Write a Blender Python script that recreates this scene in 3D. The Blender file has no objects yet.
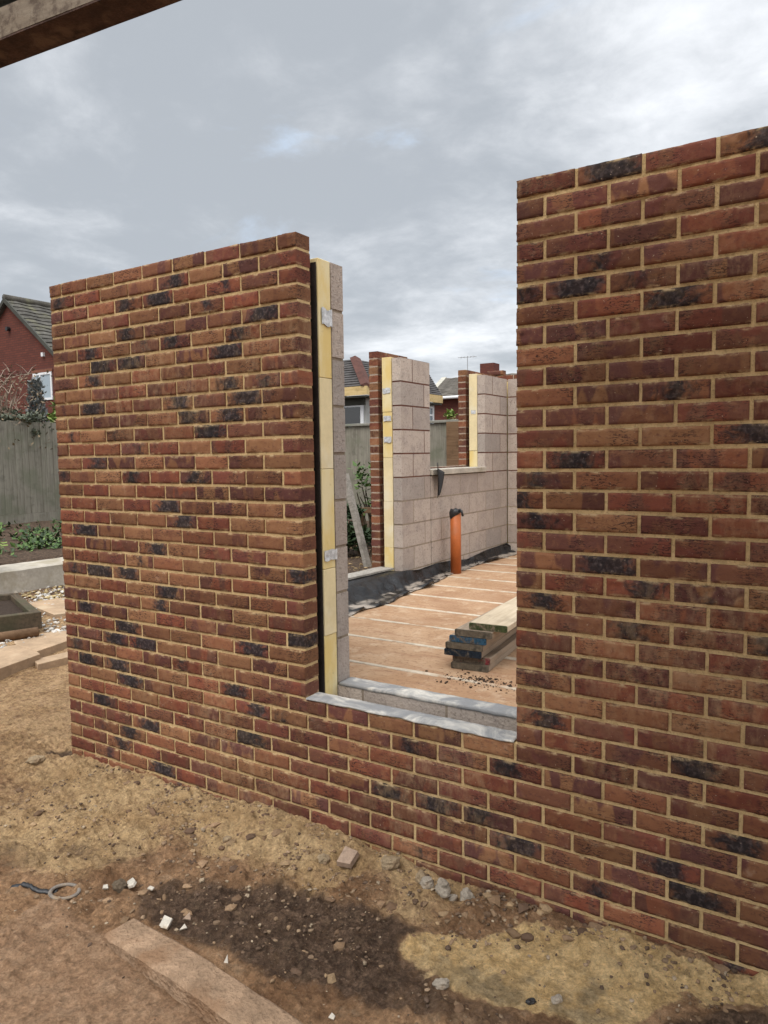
import bpy, math, random
import numpy as np
from mathutils import Vector, Matrix, noise

DECKN = 9
random.seed(7); rng = np.random.default_rng(7)
scene = bpy.context.scene
COL = scene.collection

# ------------------------------------------------------------------ helpers
def fbm(x, y, z=0.0, o=4):
    return noise.fractal(Vector((x, y, z)), 1.0, 2.0, o)

class MB:
    """collects shapes for ONE mesh object"""
    def __init__(s): s.v = []; s.f = []; s.m = []; s.smooth = False
    def add(s, vs, fs, mi=0):
        b = len(s.v); s.v += [tuple(p) for p in vs]
        s.f += [tuple(b + i for i in f) for f in fs]; s.m += [mi] * len(fs)
    def box(s, a, b, mi=0, M=None, bev=0.0):
        x0, y0, z0 = a; x1, y1, z1 = b
        if bev > 0:
            vs = []
            for (ex, ey, ez) in ((1, 1, 0), (1, 0, 1), (0, 1, 1)): pass
            e = bev
            pts = []
            for sx in (0, 1):
                for sy in (0, 1):
                    for sz in (0, 1):
                        X = x1 if sx else x0; Y = y1 if sy else y0; Z = z1 if sz else z0
                        dx = -e if sx else e; dy = -e if sy else e; dz = -e if sz else e
                        pts += [(X, Y + dy, Z + dz), (X + dx, Y, Z + dz), (X + dx, Y + dy, Z)]
            id_ = lambda sx, sy, sz, k: (sx * 4 + sy * 2 + sz) * 3 + k
            fs = []
            fs += [(id_(0,0,0,0), id_(0,0,1,0), id_(0,1,1,0), id_(0,1,0,0)), (id_(1,0,0,0), id_(1,1,0,0), id_(1,1,1,0), id_(1,0,1,0))]
            fs += [(id_(0,0,0,1), id_(1,0,0,1), id_(1,0,1,1), id_(0,0,1,1)), (id_(0,1,0,1), id_(0,1,1,1), id_(1,1,1,1), id_(1,1,0,1))]
            fs += [(id_(0,0,0,2), id_(0,1,0,2), id_(1,1,0,2), id_(1,0,0,2)), (id_(0,0,1,2), id_(1,0,1,2), id_(1,1,1,2), id_(0,1,1,2))]
            for sx in (0, 1):
                for sy in (0, 1):
                    fs.append((id_(sx,sy,0,0), id_(sx,sy,1,0), id_(sx,sy,1,1), id_(sx,sy,0,1)))
                    for sz in (0, 1): pass
            for sx in (0, 1):
                for sz in (0, 1): fs.append((id_(sx,0,sz,0), id_(sx,1,sz,0), id_(sx,1,sz,2), id_(sx,0,sz,2)))
            for sy in (0, 1):
                for sz in (0, 1): fs.append((id_(0,sy,sz,1), id_(1,sy,sz,1), id_(1,sy,sz,2), id_(0,sy,sz,2)))
            for sx in (0, 1):
                for sy in (0, 1):
                    for sz in (0, 1): fs.append((id_(sx,sy,sz,0), id_(sx,sy,sz,1), id_(sx,sy,sz,2)))
            vs = pts
        else:
            vs = [(x0,y0,z0),(x1,y0,z0),(x1,y1,z0),(x0,y1,z0),(x0,y0,z1),(x1,y0,z1),(x1,y1,z1),(x0,y1,z1)]
            fs = [(0,3,2,1),(4,5,6,7),(0,1,5,4),(1,2,6,5),(2,3,7,6),(3,0,4,7)]
        if M is not None: vs = [tuple(M @ Vector(p)) for p in vs]
        s.add(vs, fs, mi)
    def tube(s, pts, r, n=10, mi=0, cap=True):
        P = [Vector(p) for p in pts]; rr = r if isinstance(r, (list, tuple)) else [r] * len(P)
        rings = []; up = Vector((0, 0, 1))
        for i, p in enumerate(P):
            d = (P[min(i+1, len(P)-1)] - P[max(i-1, 0)]).normalized()
            a = d.cross(up)
            if a.length < 1e-3: a = d.cross(Vector((1, 0, 0)))
            a.normalize(); b = d.cross(a)
            rings.append([p + a * math.cos(t) * rr[i] + b * math.sin(t) * rr[i] for t in [2*math.pi*k/n for k in range(n)]])
        vs = [q for R in rings for q in R]; fs = []
        for i in range(len(P) - 1):
            for k in range(n): fs.append((i*n+k, i*n+(k+1) % n, (i+1)*n+(k+1) % n, (i+1)*n+k))
        if cap: fs.append(tuple(range(n))); fs.append(tuple((len(P)-1)*n + k for k in range(n))[::-1])
        s.add(vs, fs, mi)
    def prism(s, poly, y0, y1, mi=0):
        """polygon in (x,z) extruded along y"""
        n = len(poly)
        vs = [(x, y0, z) for x, z in poly] + [(x, y1, z) for x, z in poly]
        fs = [tuple(range(n)), tuple(range(n, 2*n))[::-1]] + [(i, i+n, (i+1) % n + n, (i+1) % n) for i in range(n)]
        s.add(vs, fs, mi)
    def obj(s, name, mats, parent=None, smooth=False, attrs=None):
        me = bpy.data.meshes.new(name); me.from_pydata(s.v, [], s.f)
        mats = mats if isinstance(mats, (list, tuple)) else [mats]
        for m in mats: me.materials.append(m)
        if len(mats) > 1: me.polygons.foreach_set('material_index', s.m)
        if attrs:
            for k, (ty, data) in attrs.items():
                at = me.attributes.new(k, ty, 'POINT')
                at.data.foreach_set('vector' if ty == 'FLOAT_VECTOR' else 'color', np.asarray(data, dtype=np.float32).ravel())
        me.polygons.foreach_set('use_smooth', [smooth] * len(me.polygons))
        me.update()
        o = bpy.data.objects.new(name, me); COL.objects.link(o)
        if parent: o.parent = parent
        return o
    def fix_normals(s): pass

def recalc(o):
    import bmesh
    bm = bmesh.new(); bm.from_mesh(o.data); bmesh.ops.recalc_face_normals(bm, faces=bm.faces); bm.to_mesh(o.data); bm.free()
    return o

def tag(o, label=None, cat=None, group=None, kind=None):
    if label: o['label'] = label
    if cat: o['category'] = cat
    if group: o['group'] = group
    if kind: o['kind'] = kind
    return o

def empty(name, label, cat, loc=(0, 0, 0), group=None):
    o = bpy.data.objects.new(name, None); COL.objects.link(o); o.location = loc
    o.empty_display_size = 0.1
    return tag(o, label, cat, group)

# ------------------------------------------------------------------ node helper
class NT:
    def __init__(s, name):
        s.mat = bpy.data.materials.new(name); s.mat.use_nodes = True
        s.t = s.mat.node_tree; s.n = s.t.nodes; s.n.clear()
        s.out = s.n.new('ShaderNodeOutputMaterial'); s.b = s.n.new('ShaderNodeBsdfPrincipled')
        s.t.links.new(s.b.outputs[0], s.out.inputs[0])
        s.b.inputs['Specular IOR Level'].default_value = 0.25
    def link(s, a, b): s.t.links.new(a, b)
    def set(s, sock, v):
        if hasattr(v, 'links') or isinstance(v, bpy.types.NodeSocket): s.t.links.new(v, sock)
        else:
            if isinstance(v, (tuple, list)) and len(v) == 3 and sock.type == 'RGBA': v = (*v, 1)
            sock.default_value = v
    def node(s, ty, ins=None, **kw):
        n = s.n.new(ty)
        for k, v in kw.items(): setattr(n, k, v)
        if ins:
            for k, v in ins.items(): s.set(n.inputs[k], v)
        return n
    def coord(s, which='Object'): return s.node('ShaderNodeTexCoord').outputs[which]
    def attr(s, name): return s.node('ShaderNodeAttribute', attribute_name=name)
    def noise(s, vec, scale, detail=4, rough=0.55, dist=0.0, out='Fac'):
        return s.node('ShaderNodeTexNoise', {'Vector': vec, 'Scale': scale, 'Detail': detail, 'Roughness': rough, 'Distortion': dist}).outputs[out]
    def voro(s, vec, scale, feature='F1', out='Distance'):
        return s.node('ShaderNodeTexVoronoi', {'Vector': vec, 'Scale': scale}, feature=feature).outputs[out]
    def ramp(s, fac, stops, interp='LINEAR'):
        n = s.node('ShaderNodeValToRGB', {'Fac': fac}); cr = n.color_ramp; cr.interpolation = interp
        while len(cr.elements) > 1: cr.elements.remove(cr.elements[-1])
        for i, (p, c) in enumerate(stops):
            e = cr.elements[0] if i == 0 else cr.elements.new(p)
            e.position = p
            if not isinstance(c, (tuple, list)): c = (c, c, c)
            e.color = (*c, 1)
        return n.outputs['Color']
    def math(s, op, a, b=0.0, c=0.0, clamp=False):
        n = s.node('ShaderNodeMath', operation=op, use_clamp=clamp)
        for i, v in enumerate((a, b, c)): s.set(n.inputs[i], v)
        return n.outputs[0]
    def vmath(s, op, a, b=(0, 0, 0)):
        n = s.node('ShaderNodeVectorMath', operation=op); s.set(n.inputs[0], a)
        if op == 'SCALE': s.set(n.inputs['Scale'], b)
        else: s.set(n.inputs[1], b)
        return n.outputs[0]
    def mix(s, fac, a, b, mode='MIX'):
        n = s.node('ShaderNodeMix', data_type='RGBA', blend_type=mode)
        s.set(n.inputs[0], fac); s.set(n.inputs[6], a); s.set(n.inputs[7], b)
        return n.outputs[2]
    def range(s, v, a, b, c=0.0, d=1.0, smooth=True):
        n = s.node('ShaderNodeMapRange', {'Value': v, 'From Min': a, 'From Max': b, 'To Min': c, 'To Max': d})
        if smooth: n.interpolation_type = 'SMOOTHSTEP'
        return n.outputs[0]
    def scale(s, vec, x, y, z): return s.vmath('MULTIPLY', vec, (x, y, z))
    def bump(s, h, strength=0.5, dist=0.01, prev=None):
        n = s.node('ShaderNodeBump', {'Height': h, 'Strength': strength, 'Distance': dist})
        if prev is not None: s.link(prev, n.inputs['Normal'])
        return n.outputs[0]
    def done(s, color, rough=0.9, normal=None, spec=None, metal=None):
        s.set(s.b.inputs['Base Color'], color); s.set(s.b.inputs['Roughness'], rough)
        if normal is not None: s.link(normal, s.b.inputs['Normal'])
        if spec is not None: s.b.inputs['Specular IOR Level'].default_value = spec
        if metal is not None: s.b.inputs['Metallic'].default_value = metal
        return s.mat

def simple(name, color, rough=0.85, var=0.25, scale=8.0, bump=0.2, bd=0.004, spec=0.25, stretch=(1, 1, 1), metal=None, tint=None):
    t = NT(name); p = t.scale(t.coord(), *stretch)
    n1 = t.noise(p, scale, 6); n2 = t.noise(p, scale * 7, 4)
    k = t.range(n1, 0.25, 0.75, 1 - var, 1 + var, False)
    k2 = t.range(n2, 0.25, 0.75, 1 - var * .5, 1 + var * .5, False)
    c = t.mix(1.0, color, t.node('ShaderNodeCombineColor', {0: k, 1: k, 2: k}).outputs[0], 'MULTIPLY')
    c = t.mix(1.0, c, t.node('ShaderNodeCombineColor', {0: k2, 1: k2, 2: k2}).outputs[0], 'MULTIPLY')
    if tint: c = t.mix(t.range(t.noise(p, scale * .6, 5), .5, .7), c, tint)
    nb = t.bump(n2, bump, bd)
    return t.done(c, rough, nb, spec, metal)

# ------------------------------------------------------------------ materials
def mat_brick(name='stock_brick', far=False):
    t = NT(name)
    bc = t.attr('bc'); bl = t.attr('bl').outputs['Vector']
    sep = t.node('ShaderNodeSeparateColor', {0: bc.outputs['Color']})
    hue, val, seed, burn = sep.outputs[0], sep.outputs[1], sep.outputs[2], bc.outputs['Alpha']
    sv = t.node('ShaderNodeCombineXYZ', {0: t.math('MULTIPLY', seed, 37.0), 1: t.math('MULTIPLY', seed, 91.0), 2: t.math('MULTIPLY', seed, 13.0)}).outputs[0]
    p = t.vmath('ADD', bl, sv)
    stops = [(0.0, (.150, .047, .029)), (.22, (.095, .039, .033)), (.45, (.128, .053, .032)), (.65, (.172, .076, .039)), (.84, (.225, .112, .055)), (1.0, (.172, .052, .030))]
    base = t.ramp(hue, stops)
    alt = t.ramp(t.math('FRACT', t.math('ADD', t.math('MULTIPLY', hue, 1.7), .37)), stops)
    pb = t.scale(p, 13.0, 1.0, 5.0)
    band = t.noise(pb, 1.0, 2, .4, .3)
    c = t.mix(t.range(band, .50, .57), base, alt)
    m1 = t.noise(p, 28.0, 6, .65, .6)
    c = t.mix(t.range(m1, .50, .72, 0, .42), c, (.24, .118, .058))
    m2 = t.noise(t.scale(p, 1, 1, 1.6), 55.0, 5, .65)
    c = t.mix(t.range(m2, .5, .72, 0, .65), c, (.075, .028, .026))
    # pale dusty bloom on some faces
    m3 = t.noise(p, 16.0, 6, .7)
    c = t.mix(t.range(m3, .60, .74, 0, .28), c, (.38, .27, .19))
    # creases of the sand-faced clay, their shade painted dark into the colour
    w = t.node('ShaderNodeTexWave', {'Vector': t.scale(p, 1.0, 1.0, 2.4), 'Scale': 9.0, 'Distortion': 14.0, 'Detail': 3.0, 'Detail Scale': 3.2, 'Detail Roughness': .6}, wave_type='BANDS', bands_direction='Z').outputs['Fac']
    cr = t.range(w, 0.0, .27, 1, 0)
    crm = t.math('MULTIPLY', cr, t.range(t.noise(p, 7.0, 2), .46, .60))
    c = t.mix(t.math('MULTIPLY', crm, .88), c, (.03, .016, .014))
    # kiln burn: blue-black patch
    sx = t.node('ShaderNodeSeparateXYZ', {0: bl})
    ax = t.math('ABSOLUTE', t.math('SUBTRACT', sx.outputs[0], t.math('MULTIPLY', t.math('SUBTRACT', val, .5), .08)))
    bn = t.noise(p, 20.0, 5, .65, 1.0)
    e = t.math('ADD', t.math('SUBTRACT', t.math('MULTIPLY', burn, 1.02), t.math('MULTIPLY', ax, 7.2)), t.math('MULTIPLY', t.math('SUBTRACT', bn, .5), 2.0))
    bm_ = t.math('MULTIPLY', t.range(e, -.05, .62), t.math('GREATER_THAN', burn, .02))
    bcol = t.mix(t.range(t.noise(p, 70, 4), .45, .7), (.016, .015, .017), (.062, .05, .05))
    c = t.mix(t.math('MULTIPLY', bm_, .94), c, bcol)
    vv = t.math('ADD', t.math('MULTIPLY', val, .50), .76)
    c = t.mix(1.0, c, t.node('ShaderNodeCombineColor', {0: vv, 1: vv, 2: vv}).outputs[0], 'MULTIPLY')
    # mortar wiped over the lower and upper arrises, and dusty smears across groups of bricks
    az = t.math('ABSOLUTE', sx.outputs[2]); ob = t.coord()
    edge = t.math('MULTIPLY', t.range(az, .018, .031), t.range(t.noise(t.scale(p, 1, 1, 2), 17, 5, .7), .50, .66))
    c = t.mix(t.math('MULTIPLY', edge, .8), c, (.44, .32, .175))
    sme = t.math('MULTIPLY', t.range(t.noise(ob, 1.3, 4, .6, .8), .50, .68), t.range(t.noise(t.scale(ob, 1, 1, .5), 26, 5, .7), .40, .66))
    c = t.mix(t.math('MULTIPLY', sme, .30), c, (.40, .27, .155))
    # lime / mortar specks
    sp = t.range(t.noise(p, 140.0, 2), .71, .76, 0, .75)
    c = t.mix(sp, c, (.42, .33, .24))
    nb = t.bump(m2, .35, .003)
    nb = t.bump(crm, -1.0, .007, nb)
    nb = t.bump(t.noise(p, 220, 3), .35, .0012, nb)
    return t.done(c, .92, nb, .18)

def mat_mortar(name, c1, c2):
    t = NT(name); p = t.coord()
    n = t.noise(p, 5, 6, .65); n2 = t.noise(p, 130, 5, .75); n3 = t.noise(p, 32, 5, .7)
    c = t.mix(t.range(n, .35, .65), c1, c2)
    c = t.mix(t.range(n3, .5, .66, 0, .5), c, tuple(x * .66 for x in c1))
    c = t.mix(t.range(n2, .52, .66, 0, .6), c, tuple(x * .45 for x in c1))
    c = t.mix(t.range(n2, .33, .42, .5, 0), c, tuple(min(.8, x * 1.35) for x in c2))
    nb = t.bump(n3, .6, .006); return t.done(c, .95, t.bump(n2, .7, .003, nb), .1)

def mat_block():
    t = NT('dense_block'); bc = t.attr('bc'); bl = t.attr('bl').outputs['Vector']
    sep = t.node('ShaderNodeSeparateColor', {0: bc.outputs['Color']})
    sv = t.node('ShaderNodeCombineXYZ', {0: t.math('MULTIPLY', sep.outputs[2], 37.0), 1: t.math('MULTIPLY', sep.outputs[2], 91.0), 2: 0.0}).outputs[0]
    p = t.vmath('ADD', bl, sv)
    c = t.ramp(sep.outputs[0], [(0, (.36, .298, .255)), (.35, (.51, .43, .365)), (.7, (.43, .362, .31)), (1, (.34, .298, .265))])
    n = t.noise(p, 9, 6, .7); n2 = t.noise(p, 48, 8, .85); n3 = t.voro(p, 85)
    c = t.mix(t.range(n, .45, .68, 0, .6), c, (.30, .25, .225))
    c = t.mix(t.range(t.noise(p, 3.5, 4, .6, .5), .5, .7, 0, .35), c, (.50, .43, .38))
    c = t.mix(t.range(n2, .52, .64, 0, .85), c, (.17, .14, .125))
    c = t.mix(t.range(n3, .0, .25, .35, 0), c, (.55, .48, .44))
    c = t.mix(t.math('MULTIPLY', t.range(t.noise(p, 22, 4), .68, .72), .0), c, (.1, .2, .4))
    nb = t.bump(n2, 1.0, .008); nb = t.bump(n3, .5, .004, nb)
    return t.done(c, .95, nb, .12)

M = {}
M['brick'] = mat_brick()
M['mortar'] = mat_mortar('sandy_mortar', (.45, .315, .155), (.54, .39, .205))
M['block'] = mat_block()
M['mortar_red'] = mat_mortar('red_mortar', (.105, .046, .034), (.15, .07, .05))
M['mortar_grey'] = mat_mortar('grey_mortar', (.25, .20, .155), (.33, .27, .20))
M['mortar_far'] = mat_mortar('pale_mortar', (.36, .28, .22), (.42, .34, .27))

def mat_foam():
    t = NT('insulation_foam'); p = t.coord()
    n = t.noise(t.scale(p, 1, 1, .45), 7, 5, .6); n2 = t.noise(p, 120, 4)
    c = t.mix(t.range(n, .35, .65), (.66, .50, .20), (.70, .60, .36))
    c = t.mix(t.range(t.noise(p, 25, 5), .62, .75, 0, .5), c, (.42, .33, .17))
    return t.done(c, .8, t.bump(n2, .3, .002), .2)
M['foam'] = mat_foam()
M['foam_pale'] = simple('pale_insulation', (.68, .57, .34), .8, .10, 7, .3, .002, tint=(.70, .63, .46))
M['foil'] = simple('insulation_foil', (.45, .46, .47), .45, .3, 14, .4, .004, .5, metal=.6)
M['tape'] = simple('foil_tape', (.55, .56, .57), .45, .45, 40, .8, .004, .5, metal=.35)

def mat_membrane(name, c1, c2, rough=.4, dust=.6, spec=.5):
    t = NT(name); p = t.coord()
    n = t.noise(p, 5, 6, .65, 1.0); n2 = t.noise(t.scale(p, 1, 1, 3), 28, 5, .7, 1.5)
    c = t.mix(t.range(n, .42, .7), c1, c2)
    c = t.mix(t.range(n2, .60, .78, 0, dust), c, (.42, .37, .31))
    if name == 'black_polythene':
        zz_ = t.node('ShaderNodeSeparateXYZ', {0: p}).outputs[2]
        c = t.mix(t.math('MULTIPLY', t.range(zz_, .488, .505, 1, 0), t.range(n, .38, .55)), c, (.33, .28, .23))
    r = t.range(n, .3, .7, rough, rough + .25)
    return t.done(c, r, t.bump(n2, .5, .012), spec)
M['strip_black'] = mat_membrane('black_damp_course', (.012, .012, .013), (.02, .02, .021), .35, .1)
M['membrane'] = mat_membrane('black_polythene', (.006, .006, .007), (.011, .011, .012), .22, .12, .42)
M['dpc_grey'] = mat_membrane('dusty_membrane', (.22, .22, .22), (.62, .58, .51), .75, .5)

def mat_wood(name, c1, c2, axis='x', rough=.85, green=None):
    t = NT(name); p = t.coord()
    st = {'x': (.6, 9, 9), 'y': (9, .6, 9), 'z': (9, 9, .6)}[axis]
    q = t.scale(p, *st)
    n = t.noise(q, 3.2, 6, .65, .8); n2 = t.noise(p, 6, 5, .6)
    c = t.mix(t.range(n, .3, .7), c1, c2)
    c = t.mix(t.range(n2, .5, .72, 0, .5), c, tuple(x * .5 for x in c1))
    if green: c = t.mix(t.range(t.noise(p, 2.2, 5), .45, .65, 0, .65), c, green)
    return t.done(c, rough, t.bump(n, .5, .006), .2)
M['board'] = mat_wood('weathered_board', (.20, .15, .105), (.34, .27, .20), 'y')
M['board_top'] = mat_wood('pale_board', (.40, .32, .22), (.52, .43, .31), 'y')
M['fence'] = mat_wood('weathered_fence', (.165, .15, .12), (.26, .24, .195), 'z', green=(.14, .145, .10))
M['fence_rail'] = mat_wood('fence_rail_wood', (.20, .19, .16), (.28, .27, .235), 'x', green=(.16, .17, .13))
M['dark_wood'] = mat_wood('dark_timber', (.06, .045, .03), (.11, .08, .052), 'x', green=(.06, .06, .032))
M['grey_wood'] = mat_wood('grey_timber', (.22, .20, .17), (.36, .33, .29), 'z')
M['brown_wood'] = mat_wood('brown_timber', (.13, .075, .04), (.19, .115, .065), 'x')
M['pale_wood'] = mat_wood('yellow_fascia', (.50, .36, .16), (.62, .47, .24), 'x')
M['paint_blue'] = simple('blue_paint', (.03, .11, .22), .7, .5, 25, .3, tint=(.2, .16, .12))
M['paint_navy'] = simple('navy_paint', (.012, .02, .032), .7, .5, 25, .3, tint=(.06, .05, .04))
M['paint_green'] = simple('green_algae', (.055, .07, .028), .9, .5, 30, .4, tint=(.22, .17, .11))
M['paint_red'] = simple('red_paint', (.13, .10, .075), .85, .5, 16, .3, tint=(.30, .045, .05))
M['end_grain'] = simple('end_grain', (.115, .095, .07), .9, .45, 40, .5, tint=(.05, .045, .035))

def mat_painted_end(name, paint, wood=(.13, .105, .08), lo=.40, hi=.54):
    t = NT(name); p = t.coord(); n = t.noise(p, 17, 6, .75, .4); n2 = t.noise(p, 60, 5, .75)
    c = t.mix(t.range(n2, .4, .65), wood, tuple(x*.45 for x in wood)); c = t.mix(t.range(n, lo, hi), c, t.mix(t.range(n2, .42, .62), paint, tuple(x*.5 for x in paint)))
    return t.done(c, .85, t.bump(n2, .6, .004), .2)
M['paint_blue'] = mat_painted_end('blue_painted_end', (.03, .085, .145)); M['paint_navy'] = mat_painted_end('navy_painted_end', (.014, .022, .034), lo=.36, hi=.5)
M['paint_green'] = mat_painted_end('mossy_end', (.06, .075, .03), (.20, .16, .11)); M['paint_red'] = mat_painted_end('red_painted_end', (.20, .04, .045), lo=.55, hi=.62)
def mat_beam():
    t = NT('stained_beam'); p = t.coord()
    n = t.noise(t.scale(p, .5, 6, 6), 4, 6, .7, .6); n2 = t.noise(p, 16, 6, .7)
    c = t.mix(t.range(n, .35, .65), (.15, .118, .085), (.205, .165, .12))
    c = t.mix(t.range(n2, .45, .62, 0, .7), c, (.05, .03, .02))
    return t.done(c, .8, t.bump(n2, .5, .006), .25)
M['beam'] = mat_beam()
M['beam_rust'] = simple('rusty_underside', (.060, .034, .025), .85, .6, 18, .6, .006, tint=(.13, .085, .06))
M['tube'] = simple('scaffold_tube', (.03, .04, .038), .5, .4, 20, .2, metal=.3)
M['concrete'] = simple('pale_concrete', (.40, .36, .30), .92, .25, 5, .5, .006, .15, tint=(.30, .26, .19))
M['slab'] = simple('dusty_paving', (.36, .255, .165), .92, .25, 6, .4, .006, .12, tint=(.44, .34, .23))
M['kerbstone'] = simple('dusty_kerb', (.29, .195, .125), .93, .4, 9, 1.0, .016, .12, tint=(.24, .145, .085))
M['roof'] = simple('grey_roof_tile', (.085, .08, .07), .9, .5, 3, .5, .02, .15, tint=(.14, .135, .09))
M['roof_dark'] = simple('slate_roof_tile', (.075, .07, .068), .85, .4, 4, .4, .02, .15)
M['upvc'] = simple('white_frame', (.72, .73, .74), .4, .05, 5, .02)
M['render'] = simple('grey_render', (.36, .36, .34), .9, .15, 4, .2)
M['soffit'] = simple('dark_soffit', (.06, .06, .05), .8, .2, 4, .2)
M['verge'] = simple('pale_verge', (.42, .40, .34), .8, .2, 5, .2)
M['pipe'] = simple('orange_drain_pipe', (.40, .105, .024), .55, .2, 9, .1, spec=.4, tint=(.36, .13, .05))
M['black_plastic'] = simple('black_plastic', (.015, .015, .016), .45, .3, 20, .2, spec=.5)
M['grey_plastic'] = simple('grey_plastic', (.19, .165, .14), .8, .4, 20, .3, tint=(.26, .185, .11))
M['tile_shard'] = simple('white_shard', (.50, .46, .39), .8, .3, 30, .5, tint=(.33, .25, .165))
M['chip'] = simple('white_chip', (.48, .43, .36), .8, .25, 40, .4, tint=(.38, .3, .2))
M['stone'] = simple('grey_stone', (.31, .265, .21), .9, .3, 30, .8, .006, tint=(.26, .2, .14))
M['stone_tan'] = simple('tan_lump', (.30, .225, .14), .95, .35, 30, .9, .008, tint=(.22, .15, .09))
M['brick_chunk'] = simple('block_chunk', (.36, .26, .19), .95, .3, 40, .9, .006, tint=(.28, .2, .14))
M['aerial'] = simple('aerial_metal', (.35, .36, .37), .5, .1, 5, .02, metal=.5)
M['twig'] = simple('pale_twig', (.28, .22, .17), .9, .4, 20, .2)
M['bark'] = simple('bark', (.10, .075, .05), .95, .4, 20, .5)

def mat_glass(name, c=(.10, .13, .16)):
    t = NT(name); t.b.inputs['Specular IOR Level'].default_value = .8
    return t.done(c, .06)
M['glass'] = mat_glass('window_glass')
M['glass_dark'] = mat_glass('dark_glass', (.012, .012, .013))

def mat_leaf(name, c1, c2):
    t = NT(name); bc = t.attr('bc')
    sep = t.node('ShaderNodeSeparateColor', {0: bc.outputs['Color']})
    c = t.mix(sep.outputs[0], c1, c2)
    t.b.inputs['Transmission Weight'].default_value = 0.0
    return t.done(c, .6, None, .3)
M['leaf'] = mat_leaf('green_leaf', (.05, .10, .025), (.12, .19, .05))
M['leaf_dark'] = mat_leaf('dark_leaf', (.018, .035, .014), (.05, .08, .028))
M['leaf_grey'] = mat_leaf('grey_leaf', (.09, .105, .075), (.17, .185, .125))
M['leaf_lime'] = mat_leaf('lime_leaf', (.12, .19, .035), (.24, .31, .08))
M['leaf_silver'] = mat_leaf('silver_leaf', (.11, .12, .12), (.22, .23, .22))
M['leaf_brown'] = mat_leaf('brown_leaf', (.12, .08, .05), (.20, .15, .085))

def mat_housebrick(name, axis):
    t = NT(name); p = t.coord()
    s = t.node('ShaderNodeSeparateXYZ', {0: p})
    v = t.node('ShaderNodeCombineXYZ', {0: s.outputs[0 if axis == 'x' else 1], 1: s.outputs[2], 2: 0.0}).outputs[0]
    b = t.node('ShaderNodeTexBrick', {'Vector': v, 'Color1': (.145, .048, .034, 1), 'Color2': (.108, .038, .029, 1), 'Mortar': (.07, .036, .03, 1), 'Scale': 1.0, 'Mortar Size': .008, 'Brick Width': .225, 'Row Height': .075, 'Bias': 0.0})
    c = t.mix(t.range(t.noise(p, .8, 4), .4, .7, 0, .4), b.outputs['Color'], (.13, .045, .035))
    return t.done(c, .9, t.bump(b.outputs['Fac'], -.4, .01), .15)
M['house_brick_x'] = mat_housebrick('red_house_brick', 'x')
M['house_brick_y'] = mat_housebrick('red_house_brick_side', 'y')

def mat_floor():
    t = NT('screed_floor'); p = t.coord()
    n = t.noise(p, 2.2, 6, .6, .4); n2 = t.noise(p, 40, 5, .7); n3 = t.noise(t.scale(p, .5, 2.5, 1), 5, 5, .6, .5)
    c = t.mix(t.range(n, .35, .68), (.33, .20, .115), (.43, .285, .175))
    c = t.mix(t.range(n3, .5, .7, 0, .55), c, (.27, .145, .085))
    c = t.mix(t.range(n2, .5, .66, 0, .6), c, (.20, .115, .07))
    c = t.mix(t.range(t.noise(p, 9, 6, .7), .52, .68, 0, .6), c, (.50, .37, .25))
    c = t.mix(t.range(t.noise(p, 1.1, 5, .6, .5), .5, .66, 0, .45), c, (.24, .13, .075))
    return t.done(c, .95, t.bump(n2, .5, .004), .1)
M['floor'] = mat_floor()
M['beam_strip'] = simple('concrete_strip', (.47, .40, .31), .93, .25, 12, .4, .004, .12, tint=(.36, .23, .14))

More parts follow.
